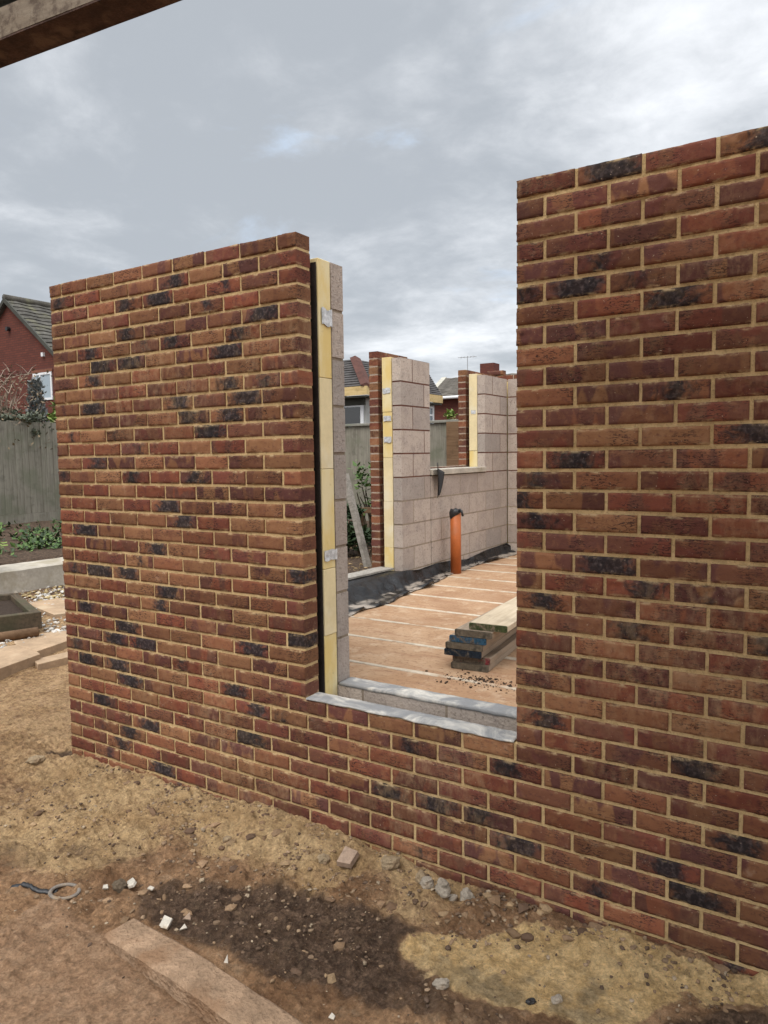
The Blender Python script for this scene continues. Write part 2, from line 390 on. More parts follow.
def mat_ground():
    t = NT('bare_earth'); p = t.coord(); bc = t.attr('gc')
    sep = t.node('ShaderNodeSeparateColor', {0: bc.outputs['Color']})
    sand, dark, damp, yard = sep.outputs[0], sep.outputs[1], sep.outputs[2], bc.outputs['Alpha']
    n = t.noise(p, 3.5, 8, .7, .6); n2 = t.noise(p, 30, 7, .75, .3); n3 = t.noise(p, 150, 4, .75); vo = t.voro(p, 75); n4 = t.noise(p, 11, 8, .75, .4)
    c = t.mix(t.range(n, .38, .62), (.215, .118, .060), (.385, .230, .125))
    c = t.mix(t.range(n4, .50, .62, 0, .5), c, (.165, .088, .048))
    c = t.mix(t.range(n4, .36, .46, .5, 0), c, (.33, .235, .15))
    sandc = t.mix(t.range(n, .38, .62), (.44, .285, .14), (.57, .395, .21))
    sandc = t.mix(t.range(n4, .50, .62, 0, .65), sandc, (.30, .19, .10))
    sandc = t.mix(t.range(n2, .52, .64, 0, .55), sandc, (.26, .165, .09))
    mixn = t.math('ADD', t.math('MULTIPLY', t.math('SUBTRACT', n4, .5), 1.1), t.math('MULTIPLY', t.math('SUBTRACT', n2, .5), .9))
    jit = lambda m, w=1.0, a=.25, b=.75: t.range(t.math('ADD', m, t.math('MULTIPLY', mixn, w)), a, b)
    c = t.mix(jit(sand, 1.0, .2, .7), c, sandc)
    darkc = t.mix(t.range(n2, .38, .66), (.045, .028, .020), (.13, .083, .055))
    darkc = t.mix(t.range(n4, .52, .66, 0, .7), darkc, (.16, .105, .065))
    c = t.mix(t.math('MULTIPLY', jit(dark, 1.3, .2, .9), .95), c, darkc)
    dustc = t.mix(t.range(n4, .4, .62), (.33, .198, .115), (.44, .285, .175))
    dsep = t.node('ShaderNodeSeparateColor', {0: t.attr('dust').outputs['Color']})
    c = t.mix(t.math('MULTIPLY', jit(dsep.outputs[0], .8), .8), c, dustc)
    spillc = t.mix(t.range(n4, .38, .62), (.56, .37, .165), (.72, .51, .26))
    spillc = t.mix(t.range(n2, .55, .68, 0, .5), spillc, (.27, .18, .085))
    c = t.mix(t.math('MULTIPLY', jit(dsep.outputs[1], 1.1, .28, .72), .95), c, spillc)
    dampc = t.mix(t.range(n4, .4, .6), (.27, .195, .105), (.36, .27, .155))
    c = t.mix(t.math('MULTIPLY', jit(damp, .5), .85), c, dampc)
    c = t.mix(t.range(n3, .60, .70, 0, .55), c, (.40, .31, .215))
    c = t.mix(t.range(n3, .30, .40, .6, 0), c, (.055, .036, .026))
    c = t.mix(yard, c, t.mix(t.range(n2, .35, .65), (.07, .048, .034), (.13, .088, .06)))
    kk = t.range(n2, .32, .68, .62, 1.35, False); kk2 = t.range(t.noise(p, 62, 5, .8), .35, .65, .72, 1.25, False); kk = t.math('MULTIPLY', kk, kk2)
    c = t.mix(1.0, c, t.node('ShaderNodeCombineColor', {0: kk, 1: kk, 2: kk}).outputs[0], 'MULTIPLY')
    rough = t.range(jit(damp, .5), 0, 1, .96, .55)
    nb = t.bump(n2, 1.0, .03); nb = t.bump(n3, .7, .008, nb); nb = t.bump(vo, .35, .006, nb); nb = t.bump(n4, .6, .05, nb)
    return t.done(c, rough, nb, .18)
M['ground'] = mat_ground()

def mat_vcol(name, rough=.92):
    t = NT(name); bc = t.attr('bc'); p = t.coord()
    n = t.noise(p, 120, 4)
    c = t.mix(t.range(n, .4, .7, 0, .45), bc.outputs['Color'], (.12, .085, .06))
    return t.done(c, rough, t.bump(n, .5, .003), .15)
M['grit'] = mat_vcol('loose_grit')

# ------------------------------------------------------------------ brickwork generator
BURN = [(0.68,2.52),(0.93,2.52),(1.01,2.6),(0.62,2.37),(0.33,2.29),(0.44,2.23),(0.65,2.22),(0.96,2.29),(0.32,2.14),(0.34,2.0),(0.98,1.99),(1.35,2.21),(1.36,2.07),(1.46,1.99),(1.16,1.93),(1.39,1.92),(1.57,2.37),(1.41,2.28),(1.25,1.84),(1.16,1.62),(1.09,1.4),(1.75,1.18),(1.75,.88),(1.46,.8),(1.34,.57),(1.46,.5),(1.45,.34),(.98,1.99),(1.06,1.92),(.37,1.7),(.68,1.62),(.9,1.47),(1.0,1.4),(.2,1.32),(.79,1.25),(.33,1.1),(.61,1.1),(.85,1.02),(.79,.95),(.22,.87),(.51,.79),(.44,.72),(.67,.73),(.22,.56),(.43,.57),(.56,.5),(.33,.34),(.69,.27),(.51,.19),(.46,.11),(.78,.03),(2.29,.49),(2.43,.26),(2.65,.26),(2.31,.26),(3.11,2.67),(2.86,2.29),(2.95,2.29),(3.28,2.21),(3.29,1.92),(3.01,1.69),(2.89,1.64),(2.86,1.55),(2.92,1.47),(3.09,1.32),(3.24,1.25),(2.92,1.18),(3.24,1.11),(2.91,.72),(2.84,.49),(2.82,.18),(3.31,.26),(3.6,.43),(3.38,.28),(3.45,.18),(3.56,2.67),(3.32,2.22),(3.34,1.92),(3.58,1.77),(3.64,1.1),(3.49,.63)]
TOP = 2.70

class Masonry:
    """units (bricks or blocks) laid in a frame: s along the wall, n into the wall (0 = face), z up"""
    def __init__(s, O, es, en, depth):
        s.O = Vector(O); s.es = Vector(es); s.en = Vector(en); s.depth = depth
        s.mb = MB(); s.bc = []; s.bl = []; s.sm = []
    def P(s, a, n, z): return s.O + s.es * a + s.en * n + Vector((0, 0, z))
    def unit(s, s0, s1, z0, z1, nx=1, nz=1, rough=0.0, r=.004, hue=None, val=None, burn=0.0, mi=0, smooth=True):
        seed = random.random(); hue = random.random() if hue is None else hue; val = random.random() if val is None else val
        sc, zc = (s0+s1)/2, (z0+z1)/2
        dep = s.depth
        vs = []; loc = []
        if rough: s0 += .0013; s1 -= .0013; z0 += .0014; z1 -= .0014
        jx = random.uniform(-.0012, .0012) if rough else 0; jz = random.uniform(-.0018, .0018) if rough else 0; lean = random.uniform(-.0018, .0018) if rough else 0
        tilt = random.uniform(-.0018, .0018) if rough else 0; off = random.uniform(-.0015, .0015) if rough else 0
        def front(flip):
            rows = []
            for j in range(nz+1):
                for i in range(nx+1):
                    u = i/nx; w = j/nz
                    a = s0 + (s1-s0)*u + jx; z = z0 + (z1-z0)*w + jz + lean*(u-.5)*2; n = 0.0
                    if rough:
                        q = Vector((a*1.0 + seed*50, z + seed*23, seed*7))
                        n += rough * .9 * noise.fractal(q*22, 1, 2, 3)
                        f = noise.fractal(Vector((q.x*14, q.y*46 + 3*noise.noise(q*20), q.z)), 1, 2, 3)
                        rid = max(0.0, 1 - abs(f)*5.0)
                        n += rough * 2.3 * rid * (0.2 + (burn > 0)*.6 + max(0, noise.noise(q*6))*1.6)
                        n += tilt * (u-.5)*2 + off
                        n = max(-.008, min(.0028, n - .0022))
                    eu = (i == 0) or (i == nx); ew = (j == 0) or (j == nz)
                    if eu or ew:
                        n = min(n, .0012) + r
                        if rough:
                            a += (1 if i == 0 else -1 if i == nx else 0) * (.0002 + .0045*max(0, noise.noise(Vector((z*60, seed*90, 1)))))
                            z += (1 if j == 0 else -1 if j == nz else 0) * (.0002 + .0034*max(0, noise.noise(Vector((a*30, seed*70, 4)))) + .0028*max(0, noise.noise(Vector((a*90, seed*70, 4)))))
                    rows.append((a, n, z))
            return rows
        F = front(False); nf = len(F); W = nx+1
        vs += F
        back = dep - r
        # boundary loop
        loop = [i for i in range(W)] + [W*j + nx for j in range(1, nz+1)] + [W*nz + i for i in range(nx-1, -1, -1)] + [W*j for j in range(nz-1, 0, -1)]
        L = len(loop)
        mid = []
        for k in loop:   # flank ring just behind the arris, slightly fuller
            a, n, z = F[k]
            mid.append((s0+jx if abs(a-s0) < .012 and (k % W == 0) else s1+jx if (k % W == nx) else a, r*1.6, z0+jz if k < W else z1+jz if k >= W*nz else z))
        bk = [(a, back, z) for a, n, z in mid]
        vs += mid + bk
        fs = []
        for j in range(nz):
            for i in range(nx): fs.append((W*j+i, W*j+i+1, W*(j+1)+i+1, W*(j+1)+i))
        for k in range(L):
            k2 = (k+1) % L
            fs.append((loop[k2], loop[k], nf+k, nf+k2))
            fs.append((nf+k2, nf+k, nf+L+k, nf+L+k2))
        fs.append(tuple(nf+L+k for k in range(L)))
        s.mb.add([s.P(*q) for q in vs], fs, mi)
        s.bl += [(a-sc, n, z-zc) for a, n, z in vs]
        s.bc += [(hue, val, seed, burn)] * len(vs)
        s.sm += [bool(smooth)] * (nx*nz) + [False] * (len(fs) - nx*nz)
    def slab(s, s0, s1, z0, z1, n0, n1, mi):
        vs = [s.P(a, n, z) for a in (s0, s1) for n in (n0, n1) for z in (z0, z1)]
        fs = [(0,1,3,2), (4,6,7,5), (0,4,5,1), (2,3,7,6), (0,2,6,4), (1,5,7,3)]
        s.mb.add(vs, fs, mi); s.bl += [(0, 0, 0)]*8; s.bc += [(0, 0, 0, 0)]*8; s.sm += [False]*6
    def finish(s, name, mats, parent):
        o = s.mb.obj(name, mats, parent, False, {'bl': ('FLOAT_VECTOR', s.bl), 'bc': ('FLOAT_COLOR', s.bc)})
        o.data.polygons.foreach_set('use_smooth', s.sm)
        return recalc(o)

def hue_at(x):
    # mostly the dimmer light at right, painted into hue: plum right, tan left
    h = hue_pick(); k = min(1, max(0, (x-1.6)/1.8))
    if random.random() < .45*k: h = random.uniform(.02, .5)
    elif random.random() < .22*(1-k): h = random.uniform(.5, .9)
    return h
def hue_pick():
    # mostly red-brown and brown, some plum, some tan
    r = random.random()
    return random.choice([random.uniform(0, .12), random.uniform(.12, .4), random.uniform(.35, .62), random.uniform(.55, .85), random.uniform(.9, 1)]) if r < .9 else r

def brick_rows(ms, rows, runs, nx=1, nz=1, rough=0.0, burns=None, phase=0.0, mortar_mi=1, rec=.0052):
    """runs: list of (s0, s1, k_first, k_last): wall areas; global stretcher bond along s"""
    for k in rows:
        zt = TOP - .075*k; zb = zt - .065
        for (a, b, k0, k1) in runs:
            if not (k0 <= k <= k1): continue
            st = .1125 + phase if k % 2 == 0 else 0.0 + phase
            i0 = math.floor((a - st) / .225) - 1
            i = i0
            while True:
                x0 = st + .225*i; x1 = x0 + .215; i += 1
                if x0 >= b - .02: break
                if x1 <= a + .02: continue
                x0 = max(x0, a); x1 = min(x1, b)
                if x1 - x0 < .03: continue
                burn = 0.0
                if burns:
                    for (bx, bz) in burns:
                        if x0 <= bx <= x1 and zb - .006 <= bz <= zt + .006: burn = random.uniform(.45, .92) if bx > 2.0 else random.uniform(.62, 1.0)
                if burn == 0 and random.random() < (.035 if burns else .06): burn = random.uniform(.3, .55)
                half = (x1-x0) < .15
                fx, fz = (6, 2) if (burns and x0 > 4.4) else (nx, nz)
                ms.unit(x0, x1, zb, zt, max(1, fx//2) if half else fx, fz, rough, .0022 if rough else .002, hue_at(x0) if burns else hue_pick(), None, burn)
    for (a, b, k0, k1) in runs:
        ms.slab(a + .003, b - .003, TOP - .075*k1 - .073, TOP - .075*k0 + (.002 if k0 else -.002), rec, ms.depth - rec, mortar_mi)

# ------------------------------------------------------------------ front wall
OX0, OX1, WX = 1.79, 2.8125, 6.06
front = empty('front_wall', 'large foreground wall of multi red and brown bricks with one tall opening', 'wall', (0, 0, 0))
ms = Masonry((0, 0, 0), (1, 0, 0), (0, 1, 0), .1025)
brick_rows(ms, range(0, 28), [(0, OX0, 0, 27)], 20, 6, .0026, BURN)
brick_rows(ms, range(0, 28), [(OX1, WX, 0, 27)], 20, 6, .0026, BURN)
brick_rows(ms, range(28, 38), [(0, WX, 28, 37)], 20, 6, .0026, BURN)
ms.finish('brickwork', [M['brick'], M['mortar']], front)

def blocks(ms, z0, ncourse, runs, nx=3, nz=2, mort=(1, 2), switch=4, rough=.0008):
    """runs: (s0, s1, c0, c1)"""
    for c in range(ncourse):
        zb = z0 + .225*c
        for (a, b, c0, c1) in runs:
            if not (c0 <= c <= c1): continue
            st = a + (.225 if (c + ncourse) % 2 else 0.0) - .45
            i = 0
            while True:
                x0 = st + .45*i; x1 = x0 + .44; i += 1
                if x0 >= b - .02: break
                if x1 <= a + .02: continue
                x0 = max(x0, a); x1 = min(x1, b)
                if x1 - x0 < .04: continue
                ms.unit(x0 + .001, x1 - .001, zb + .0022, zb + .2128, 1, 1, 0.0, .003, mi=0, smooth=False)
    for (a, b, c0, c1) in runs:
        for c in range(c0, c1+1):
            zb = z0 + .225*c
            ms.slab(a + .006, b - .006, zb - .0101, zb + .2149, .004, ms.depth - .004, mort[0] if c >= switch else mort[1])

BZ = .607
ms = Masonry((0, .3555, 0), (1, 0, 0), (0, -1, 0), .100)
blocks(ms, BZ - .45, 2, [(.36, WX, 0, 1)], mort=(2, 2))
blocks(ms, BZ, 9, [(.36, OX0, 0, 8), (OX1, WX, 0, 8)], mort=(2, 2))
ms.finish('blockwork', [M['block'], M['mortar_red'], M['mortar_grey']], front)

FB = [0]
def foam_board(parent, a, b, name='insulation_board'):
    m = MB(); m.box(a, b, 0, None, .002); FB[0] += 1
    o = m.obj(name, M['foam_pale'] if FB[0] % 5 in (2, 3) else M['foam'], parent); return recalc(o)
# stacked board edges in the left jamb (with a slightly different length each)
zz = [.54, .795, 1.245, 1.69, 2.165, 2.622]
zz = [.54, .86, 1.18, 1.655, 2.08, 2.622]
for i in range(5):
    dx = random.uniform(-.004, .004); foam_board(front, (.4, .157 + dx, zz[i] + .001), (OX0 - .004 + dx, .252, zz[i+1] - .001))
    foam_board(front, (OX1 + .004, .157 + dx, zz[i] + .001), (WX, .252, zz[i+1] - .001))
# dark strip over the foam: cavity shade and dark facing put into colour
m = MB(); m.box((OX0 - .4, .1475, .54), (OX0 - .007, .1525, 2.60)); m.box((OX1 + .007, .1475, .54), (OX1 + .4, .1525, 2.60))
m.obj('cavity_shade_strip', simple('cavity_shade', (.028, .022, .018), .9, .5, 12, .4), front)
def tape(parent, P, w, h, axis, seed):
    """crumpled piece of foil tape; P centre, axis 'x' (faces +x) or 'y' (faces -y)"""
    m = MB(); n = 6; vs = []
    for th in (0, .002):
        for j in range(n+1):
            for i in range(n+1):
                u = (i/n-.5)*w; v = (j/n-.5)*h
                k = .0025*fbm(u*40+seed, v*40, seed) + (.002 if i in (0, n) else 0)
                v += .012*noise.noise(Vector((u*30+seed, j*3, 0)))
                d = .0012 + abs(k)*.5 + th
                vs.append((P[0]+d, P[1]+u, P[2]+v) if axis == 'x' else (P[0]+u, P[1]-d, P[2]+v))
    N = (n+1)**2; fs = []
    for j in range(n):
        for i in range(n):
            q = (j*(n+1)+i, j*(n+1)+i+1, (j+1)*(n+1)+i+1, (j+1)*(n+1)+i); fs += [q, tuple(N+x for x in q[::-1])]
    m.add(vs, fs); return m.obj('foil_tape', M['tape'], parent, True)
tape(front, (OX0, .215, 2.36), .08, .075, 'x', 1.3)
tape(front, (OX0, .21, 1.245), .10, .05, 'x', 5.3)

# sill membrane: lies on the brick leaf, dips over the cavity to the block
def sheet(name, rows, mat, parent=None, thick=.003, smooth=True):
    """rows: list of lists of points -> a thin folded sheet with thickness"""
    R = len(rows); Cn = len(rows[0]); vs = [p for r in rows for p in r]
    me_v = [Vector(p) for p in vs]; nrm = []
    for j in range(R):
        for i in range(Cn):
            a = me_v[j*Cn+min(i+1, Cn-1)] - me_v[j*Cn+max(i-1, 0)]; b = me_v[min(j+1, R-1)*Cn+i] - me_v[max(j-1, 0)*Cn+i]
            n = a.cross(b); nrm.append(n.normalized() if n.length > 1e-9 else Vector((0, 0, 1)))
    m = MB(); allv = me_v + [me_v[k] - nrm[k]*thick for k in range(len(me_v))]; N = R*Cn; fs = []
    for j in range(R-1):
        for i in range(Cn-1):
            q = (j*Cn+i, j*Cn+i+1, (j+1)*Cn+i+1, (j+1)*Cn+i); fs += [q, tuple(N+x for x in q[::-1])]
    bd = [i for i in range(Cn)] + [j*Cn+Cn-1 for j in range(1, R)] + [(R-1)*Cn+i for i in range(Cn-2, -1, -1)] + [j*Cn for j in range(R-2, 0, -1)]
    for k in range(len(bd)):
        a, b = bd[k], bd[(k+1) % len(bd)]; fs.append((b, a, N+a, N+b))
    m.add(allv, fs); return m.obj(name, mat, parent, smooth)
rows = []
nX = 60
for j, (y, z) in enumerate([(-.004, .604), (-.001, .6085), (.03, .6095), (.06, .6095), (.1, .606), (.13, .590), (.17, .568), (.21, .546), (.254, .522)]):
    r = []
    for i in range(nX+1):
        x = OX0 - .03 + (OX1 - OX0 + .02) * i/nX
        if y < .1 and x < OX0 + .002: x = OX0 + .002 + .0001*i
        w = .0045*fbm(x*14, y*30, 2.0) if 0 < j < 8 else .003*fbm(x*20, 0, 3)
        yy = y + (.008*fbm(x*9, 0, 5.0) if j == 0 else 0)
        r.append((x, yy, z + abs(w)))
    rows.append(r)
recalc(sheet('sill_membrane', rows, M['dpc_grey'], front))
rows = []
for j, (y, z) in enumerate([(.2535, .597), (.2535, .610), (.27, .6105), (.30, .611), (.33, .611), (.357, .610), (.3585, .598)]):
    rows.append([(OX0 + .004 + (OX1-OX0-.008)*i/nX, y + (.002*fbm(i*.3, 0, 1) if j in (0, 6) else 0), z + abs(.003*fbm(i*.31, y*40, 8)) + (.004*fbm(i*.2, 1, 1) if j in (0, 6) else 0)) for i in range(nX+1)])
recalc(sheet('block_capping', rows, M['dpc_grey'], front))

# ------------------------------------------------------------------ side wall (two piers, window gap, doorway gap)
side = empty('side_wall', 'side wall seen through the opening, pale blockwork piers with brick outer edge', 'wall', (0, 0, 0))
SY0, SY1, SY2, SY3 = 3.31, 3.875, 5.21, 5.87
ms = Masonry((0, 0, 0), (0, 1, 0), (1, 0, 0), .1025)
KW = 15
brick_rows(ms, range(0, 28), [(.1125, 1.3, 0, 27), (SY0, SY1, 0, 27)], 3, 2, .0015, None, rec=.006)
brick_rows(ms, range(0, KW), [(SY2+.02, 6.215, 0, KW-1)], 3, 2, .0015, None, rec=.006)
brick_rows(ms, range(KW, 28), [(SY1+.01, 6.215, KW, 27)], 3, 2, .0015, None, rec=.006)
brick_rows(ms, range(28, 38), [(.1125, 6.215, 28, 37)], 2, 1, .0015, None, rec=.006)
ms.finish('brickwork', [M['brick'], M['mortar_far']], side)
ms = Masonry((.3555, 0, 0), (0, 1, 0), (-1, 0, 0), .100)
blocks(ms, BZ - .45, 2, [(.36, SY3, 0, 1)], mort=(2, 2))
blocks(ms, BZ, 9, [(.36, 1.3, 0, 8), (SY0, SY1, 0, 8), (SY2, SY3, 4, 8)], mort=(1, 2))
blocks(ms, BZ, 4, [(SY1 + .01, SY3, 0, 3)], mort=(2, 2), switch=9)
ms.finish('blockwork', [M['block'], M['mortar_red'], M['mortar_grey']], side)
for (y0, y1, z0, z1) in ((SY0, SY1, .59, .83), (SY0, SY1, .832, 1.27), (SY0, SY1, 1.272, 1.69), (SY0, SY1, 1.692, 2.12), (SY0, SY1, 2.122, 2.63), (SY2+.01, SY3, 1.56, 1.75), (SY2+.01, SY3, 1.752, 2.64), (SY1+.01, SY2, .6, 1.5)):
    foam_board(side, (.15, y0 - random.uniform(.0, .006), z0), (.252, y1, z1))
tape(side, (.20, SY0 - .006, 2.32), .085, .05, 'y', 2.2); tape(side, (.205, SY0 - .006, 2.06), .085, .05, 'y', 7.7); tape(side, (.205, SY0 - .006, 1.86), .085, .055, 'y', 4.1)
tape(side, (.205, SY2 + .004, 2.2), .06, .04, 'y', 6.4)
m = MB(); m.box((.10, SY1 + .012, 1.505), (.372, SY2 + .002, 1.562), 0, None, .004); recalc(m.obj('sill_block', M['concrete'], side))
m = MB(); m.box((.26, SY2 + .004, 1.5085), (.372, SY2 + .3, 1.562), 0, None, .004) if False else None

# hanging strip of black damp course at the window sill corner
rows = []
for j in range(13):
    t = j/12; r = []
    yl = 3.872 + .095*t; yr = 4.085 - .10*t
    for i in range(9):
        u = i/8
        ztop = 1.635 - .105*u
        z = ztop + (1.285 - ztop)*t**.9 + .018*math.sin(u*9)*t
        x = .386 + .018*math.sin(u*6.5 + 1)*(1 - .3*t) + .03*(1-t)*(1-u)**2 + .02*t*(1-t)
        r.append((x, yl + (yr - yl)*u, z))
    rows.append(r)
o = recalc(sheet('damp_course_strip', rows, M['strip_black'], None)); tag(o, 'torn black damp course strip hanging over the low blockwork sill', 'plastic strip')

# ------------------------------------------------------------------ rear wall
rear = empty('rear_wall', 'far rear wall of pale blocks glimpsed beside the brick panel edge', 'wall', (0, 0, 0))
ms = Masonry((0, 5.87, 0), (1, 0, 0), (0, 1, 0), .100)
blocks(ms, BZ - .225, 1, [(.362, WX, 0, 0)], mort=(2, 2))
blocks(ms, BZ, 9, [(.362, WX, 0, 8)], mort=(1, 2))
ms.finish('blockwork', [M['block'], M['mortar_red'], M['mortar_grey']], rear)
ms = Masonry((0, 6.225, 0), (1, 0, 0), (0, -1, 0), .1025)
brick_rows(ms, range(0, 34), [(.0, WX, 0, 33)], 2, 1, .0012, None, rec=.006)
ms.finish('brickwork', [M['brick'], M['mortar_far']], rear)
foam_board(rear, (.25, 5.972, .4), (WX, 6.06, 2.6))
def loose_brick(name, loc, rz, label, size=(.215, .1025, .065), group=None):
    ms = Masonry((-size[0]/2, -size[1]/2, 0), (1, 0, 0), (0, 1, 0), size[1])
    ms.unit(0, size[0], 0, size[2], 6, 3, .002, .004, .3, .5, 0)
    o = ms.finish(name, [M['brick']], None); o.location = loc; o.rotation_euler = (0, 0, rz)
    return tag(o, label, 'brick', group)
loose_brick('loose_brick', (.09, 6.17, 2.701), .03, 'single loose red brick lying on top of the far rear wall')

# ------------------------------------------------------------------ interior floor + contents
FZ = .48
m = MB(); m.box((.36, .36, .22), (WX, 5.865, FZ)); tag(recalc(m.obj('floor', M['floor'])), kind='structure')
m = MB()
ny = [.955, 1.475, 1.945, 2.44, 2.935, 3.43, 3.92, 4.41, 4.9, 5.4]
for y in ny:
    n = 90; vs = []; fs = []
    for i in range(n+1):
        x = .365 + (WX-.37)*i/n
        wv = .019 + .007*fbm(x*3, y*7, 1) + .004*fbm(x*17, y*3, 2); yc = y + .004*fbm(x*4, y, 9)
        vs += [(x, yc - wv, FZ + .0005), (x, yc - wv*.8, FZ + .004), (x, yc + wv*.8, FZ + .004), (x, yc + wv, FZ + .0005)]
    for i in range(n):
        for k in range(3): fs.append((4*i+k, 4*i+4+k, 4*i+5+k, 4*i+1+k))
    m.add(vs, fs)
o = tag(recalc(m.obj('floor_strips', M['beam_strip'])), kind='structure')

# stack of scaffold boards
G = 'scaffold boards stacked on the floor inside'
BD = [((1.979, 1.11), (2.177, 1.155), 2.4, 'board', 'end_grain', 'lowest grey board at the bottom of the plank stack'),
      ((1.983, 1.125), (2.180, 1.165), 2.4, 'board', 'paint_red', 'second lowest board, its end daubed with a red paint mark'),
      ((1.942, 1.095), (2.143, 1.135), 2.4, 'board', 'paint_navy', 'board with a dark navy painted end, third from the floor'),
      ((1.953, 1.098), (2.146, 1.14), 2.4, 'board', 'end_grain', 'plain brown ended board lying between dark navy and blue ended boards'),
      ((1.965, 1.11), (2.174, 1.14), 2.4, 'board', 'paint_blue', 'board with a bright blue painted end near the stack top'),
      ((1.995, 1.11), (2.214, 1.14), 2.4, 'board', 'end_grain', 'pale grey topped board just under the green ended top one'),
      ((2.074, 1.135), (2.29, 1.175), 2.4, 'board_top', 'paint_green', 'topmost pale board with a mossy green end, set back to the right')]
for i, (a, b, L, mt, me_, lab) in enumerate(BD):
    ang = math.atan2(b[1]-a[1], b[0]-a[0]) * (.55 if i < 6 else .5)
    z = FZ + .0005 + .0393*i + (.004 if False else 0)
    t = empty('scaffold_board', lab, 'board', ((a[0]+b[0])/2, (a[1]+b[1])/2, z), G)
    t.rotation_euler = (0, 0, ang - .03)
    m = MB(); nseg = 24; w = .1125; h = .038
    vs = []; fs = []
    prof = [(-w, .004), (-w+.004, 0), (w-.004, 0), (w, .004), (w, h-.004), (w-.004, h), (-w*.33, h), (w*.33, h), (-w+.004, h), (-w, h-.004)]
    prof = [(-w, .004), (-w+.004, 0), (w-.004, 0), (w, .004), (w, h-.004), (w-.004, h), (w*.33, h), (-w*.33, h), (-w+.004, h), (-w, h-.004)]
    np_ = len(prof)
    for k in range(nseg+1):
        y = .012 + L*k/nseg
        for (px, pz) in prof:
            vs.append((px + .002*fbm(y*3, px*20, i), y, pz + (.0015*fbm(y*6, px*30, i+9) if pz > .01 else 0)))
    for k in range(nseg):
        for q in range(np_): fs.append((k*np_+q, k*np_+(q+1) % np_, (k+1)*np_+(q+1) % np_, (k+1)*np_+q))
    fs.append(tuple(range(np_))); fs.append(tuple(nseg*np_ + q for q in range(np_)))
    m.add(vs, fs); recalc(m.obj('plank', M[mt], t))
    m = MB()
    vs = [(px*.998, .0 + .0025*fbm(px*40, pz*60, i), pz*.96+.0008) for px, pz in prof] + [(px*.998, .0118, pz*.96+.0008) for px, pz in prof]
    fs = [tuple(range(np_))[::-1], tuple(range(np_, 2*np_))] + [(q, (q+1) % np_, (q+1) % np_+np_, q+np_) for q in range(np_)]
    m.add(vs, fs); recalc(m.obj('painted_end', M[me_], t))

# orange soil pipe with black cap
t = empty('drain_pipe', 'upright orange drain pipe with black tape round its top', 'pipe', (.50, 4.14, FZ))
m = MB(); m.tube([(0, 0, 0), (0, 0, .64)], .055, 24); pass
recalc(m.obj('pipe', M['pipe'], t, True))
m = MB()
n = 28; prof = []
vs = []; fs = []
for k in range(n):
    a = 2*math.pi*k/n
    low = .622 + .015*math.sin(a*2+1) - .06*max(0, math.cos(a-3.9))**3
    for (r, z) in ((.058, low), (.064, low+.02), (.066, .645+.012*math.sin(a*3)), (.05, .668+.008*math.sin(a*4)), (.0, .66)):
        vs.append((r*math.cos(a), r*math.sin(a), z))
for k in range(n):
    for q in range(4): fs.append((k*5+q, ((k+1) % n)*5+q, ((k+1) % n)*5+q+1, k*5+q+1))
m.add(vs, fs); m.tube([(.05, -.02, .66), (.085, -.03, .655), (.10, -.035, .60)], .012, 6)
recalc(m.obj('cap', M['black_plastic'], t, True))

# black polythene along the foot of the side wall
rows = []; NY = 150
prof = [(-.34, .618), (-.16, .622), (.0, .622), (.02, .60), (.05, .555), (.09, .515), (.15, .492), (.24, .4865), (.32, .4865), (.345, .489)]
for i in range(NY+1):
    y = .45 + (5.84 - .45)*i/NY
    r = []
    spread = np.interp(y, [.4, 1.6, 2.4, 3.3, 3.8, 4.2, 4.9, 5.4, 5.85], [1.0, 1.0, .92, .75, .55, .35, .35, .5, .55])
    top = np.interp(y, [.4, 3.25, 3.6, 4.0, 4.25, 4.7, 5.2, 5.84], [.62, .62, .585, .60, .585, .545, .585, .60])
    for j, (dx, z) in enumerate(prof):
        f = (z - FZ)/(.622 - FZ)
        zz_ = FZ + f*(top - FZ)
        x = .36 + dx*(spread if dx > 0 else 1)
        if y > SY0 - .03 and dx <= 0: x = .3605 + .004*(2-j) ; zz_ = top - .002*(2-j)
        if y <= SY0 - .03 and y < 1.32 and dx <= 0: x = .3605 + .004*(2-j); zz_ = top - .002*(2-j)
        wr = .045*fbm(y*3.2 + j*.35, j*.3, 3, 3) + .028*max(0, 1 - 6*abs(fbm(y*2.6 - j*.30, j*.12, 15, 2))) + .012*fbm(y*13, j*.8, 6)
        if 2 < j < 9: x += abs(wr)*1.1; zz_ += wr*.9
        if j >= 8: zz_ += .006*abs(fbm(y*9, 0, 2)); x += .05*fbm(y*2.2, 0, 11)*spread
        x = max(x, .3605) if dx >= 0 or y > SY0 - .03 else x
        r.append((x, y, max(zz_, FZ+.0062)))
    rows.append(r)
o = recalc(sheet('plastic_membrane', rows, M['membrane'], None, .002)); tag(o, 'crumpled black plastic membrane lying along the foot of the block wall', 'plastic sheet')
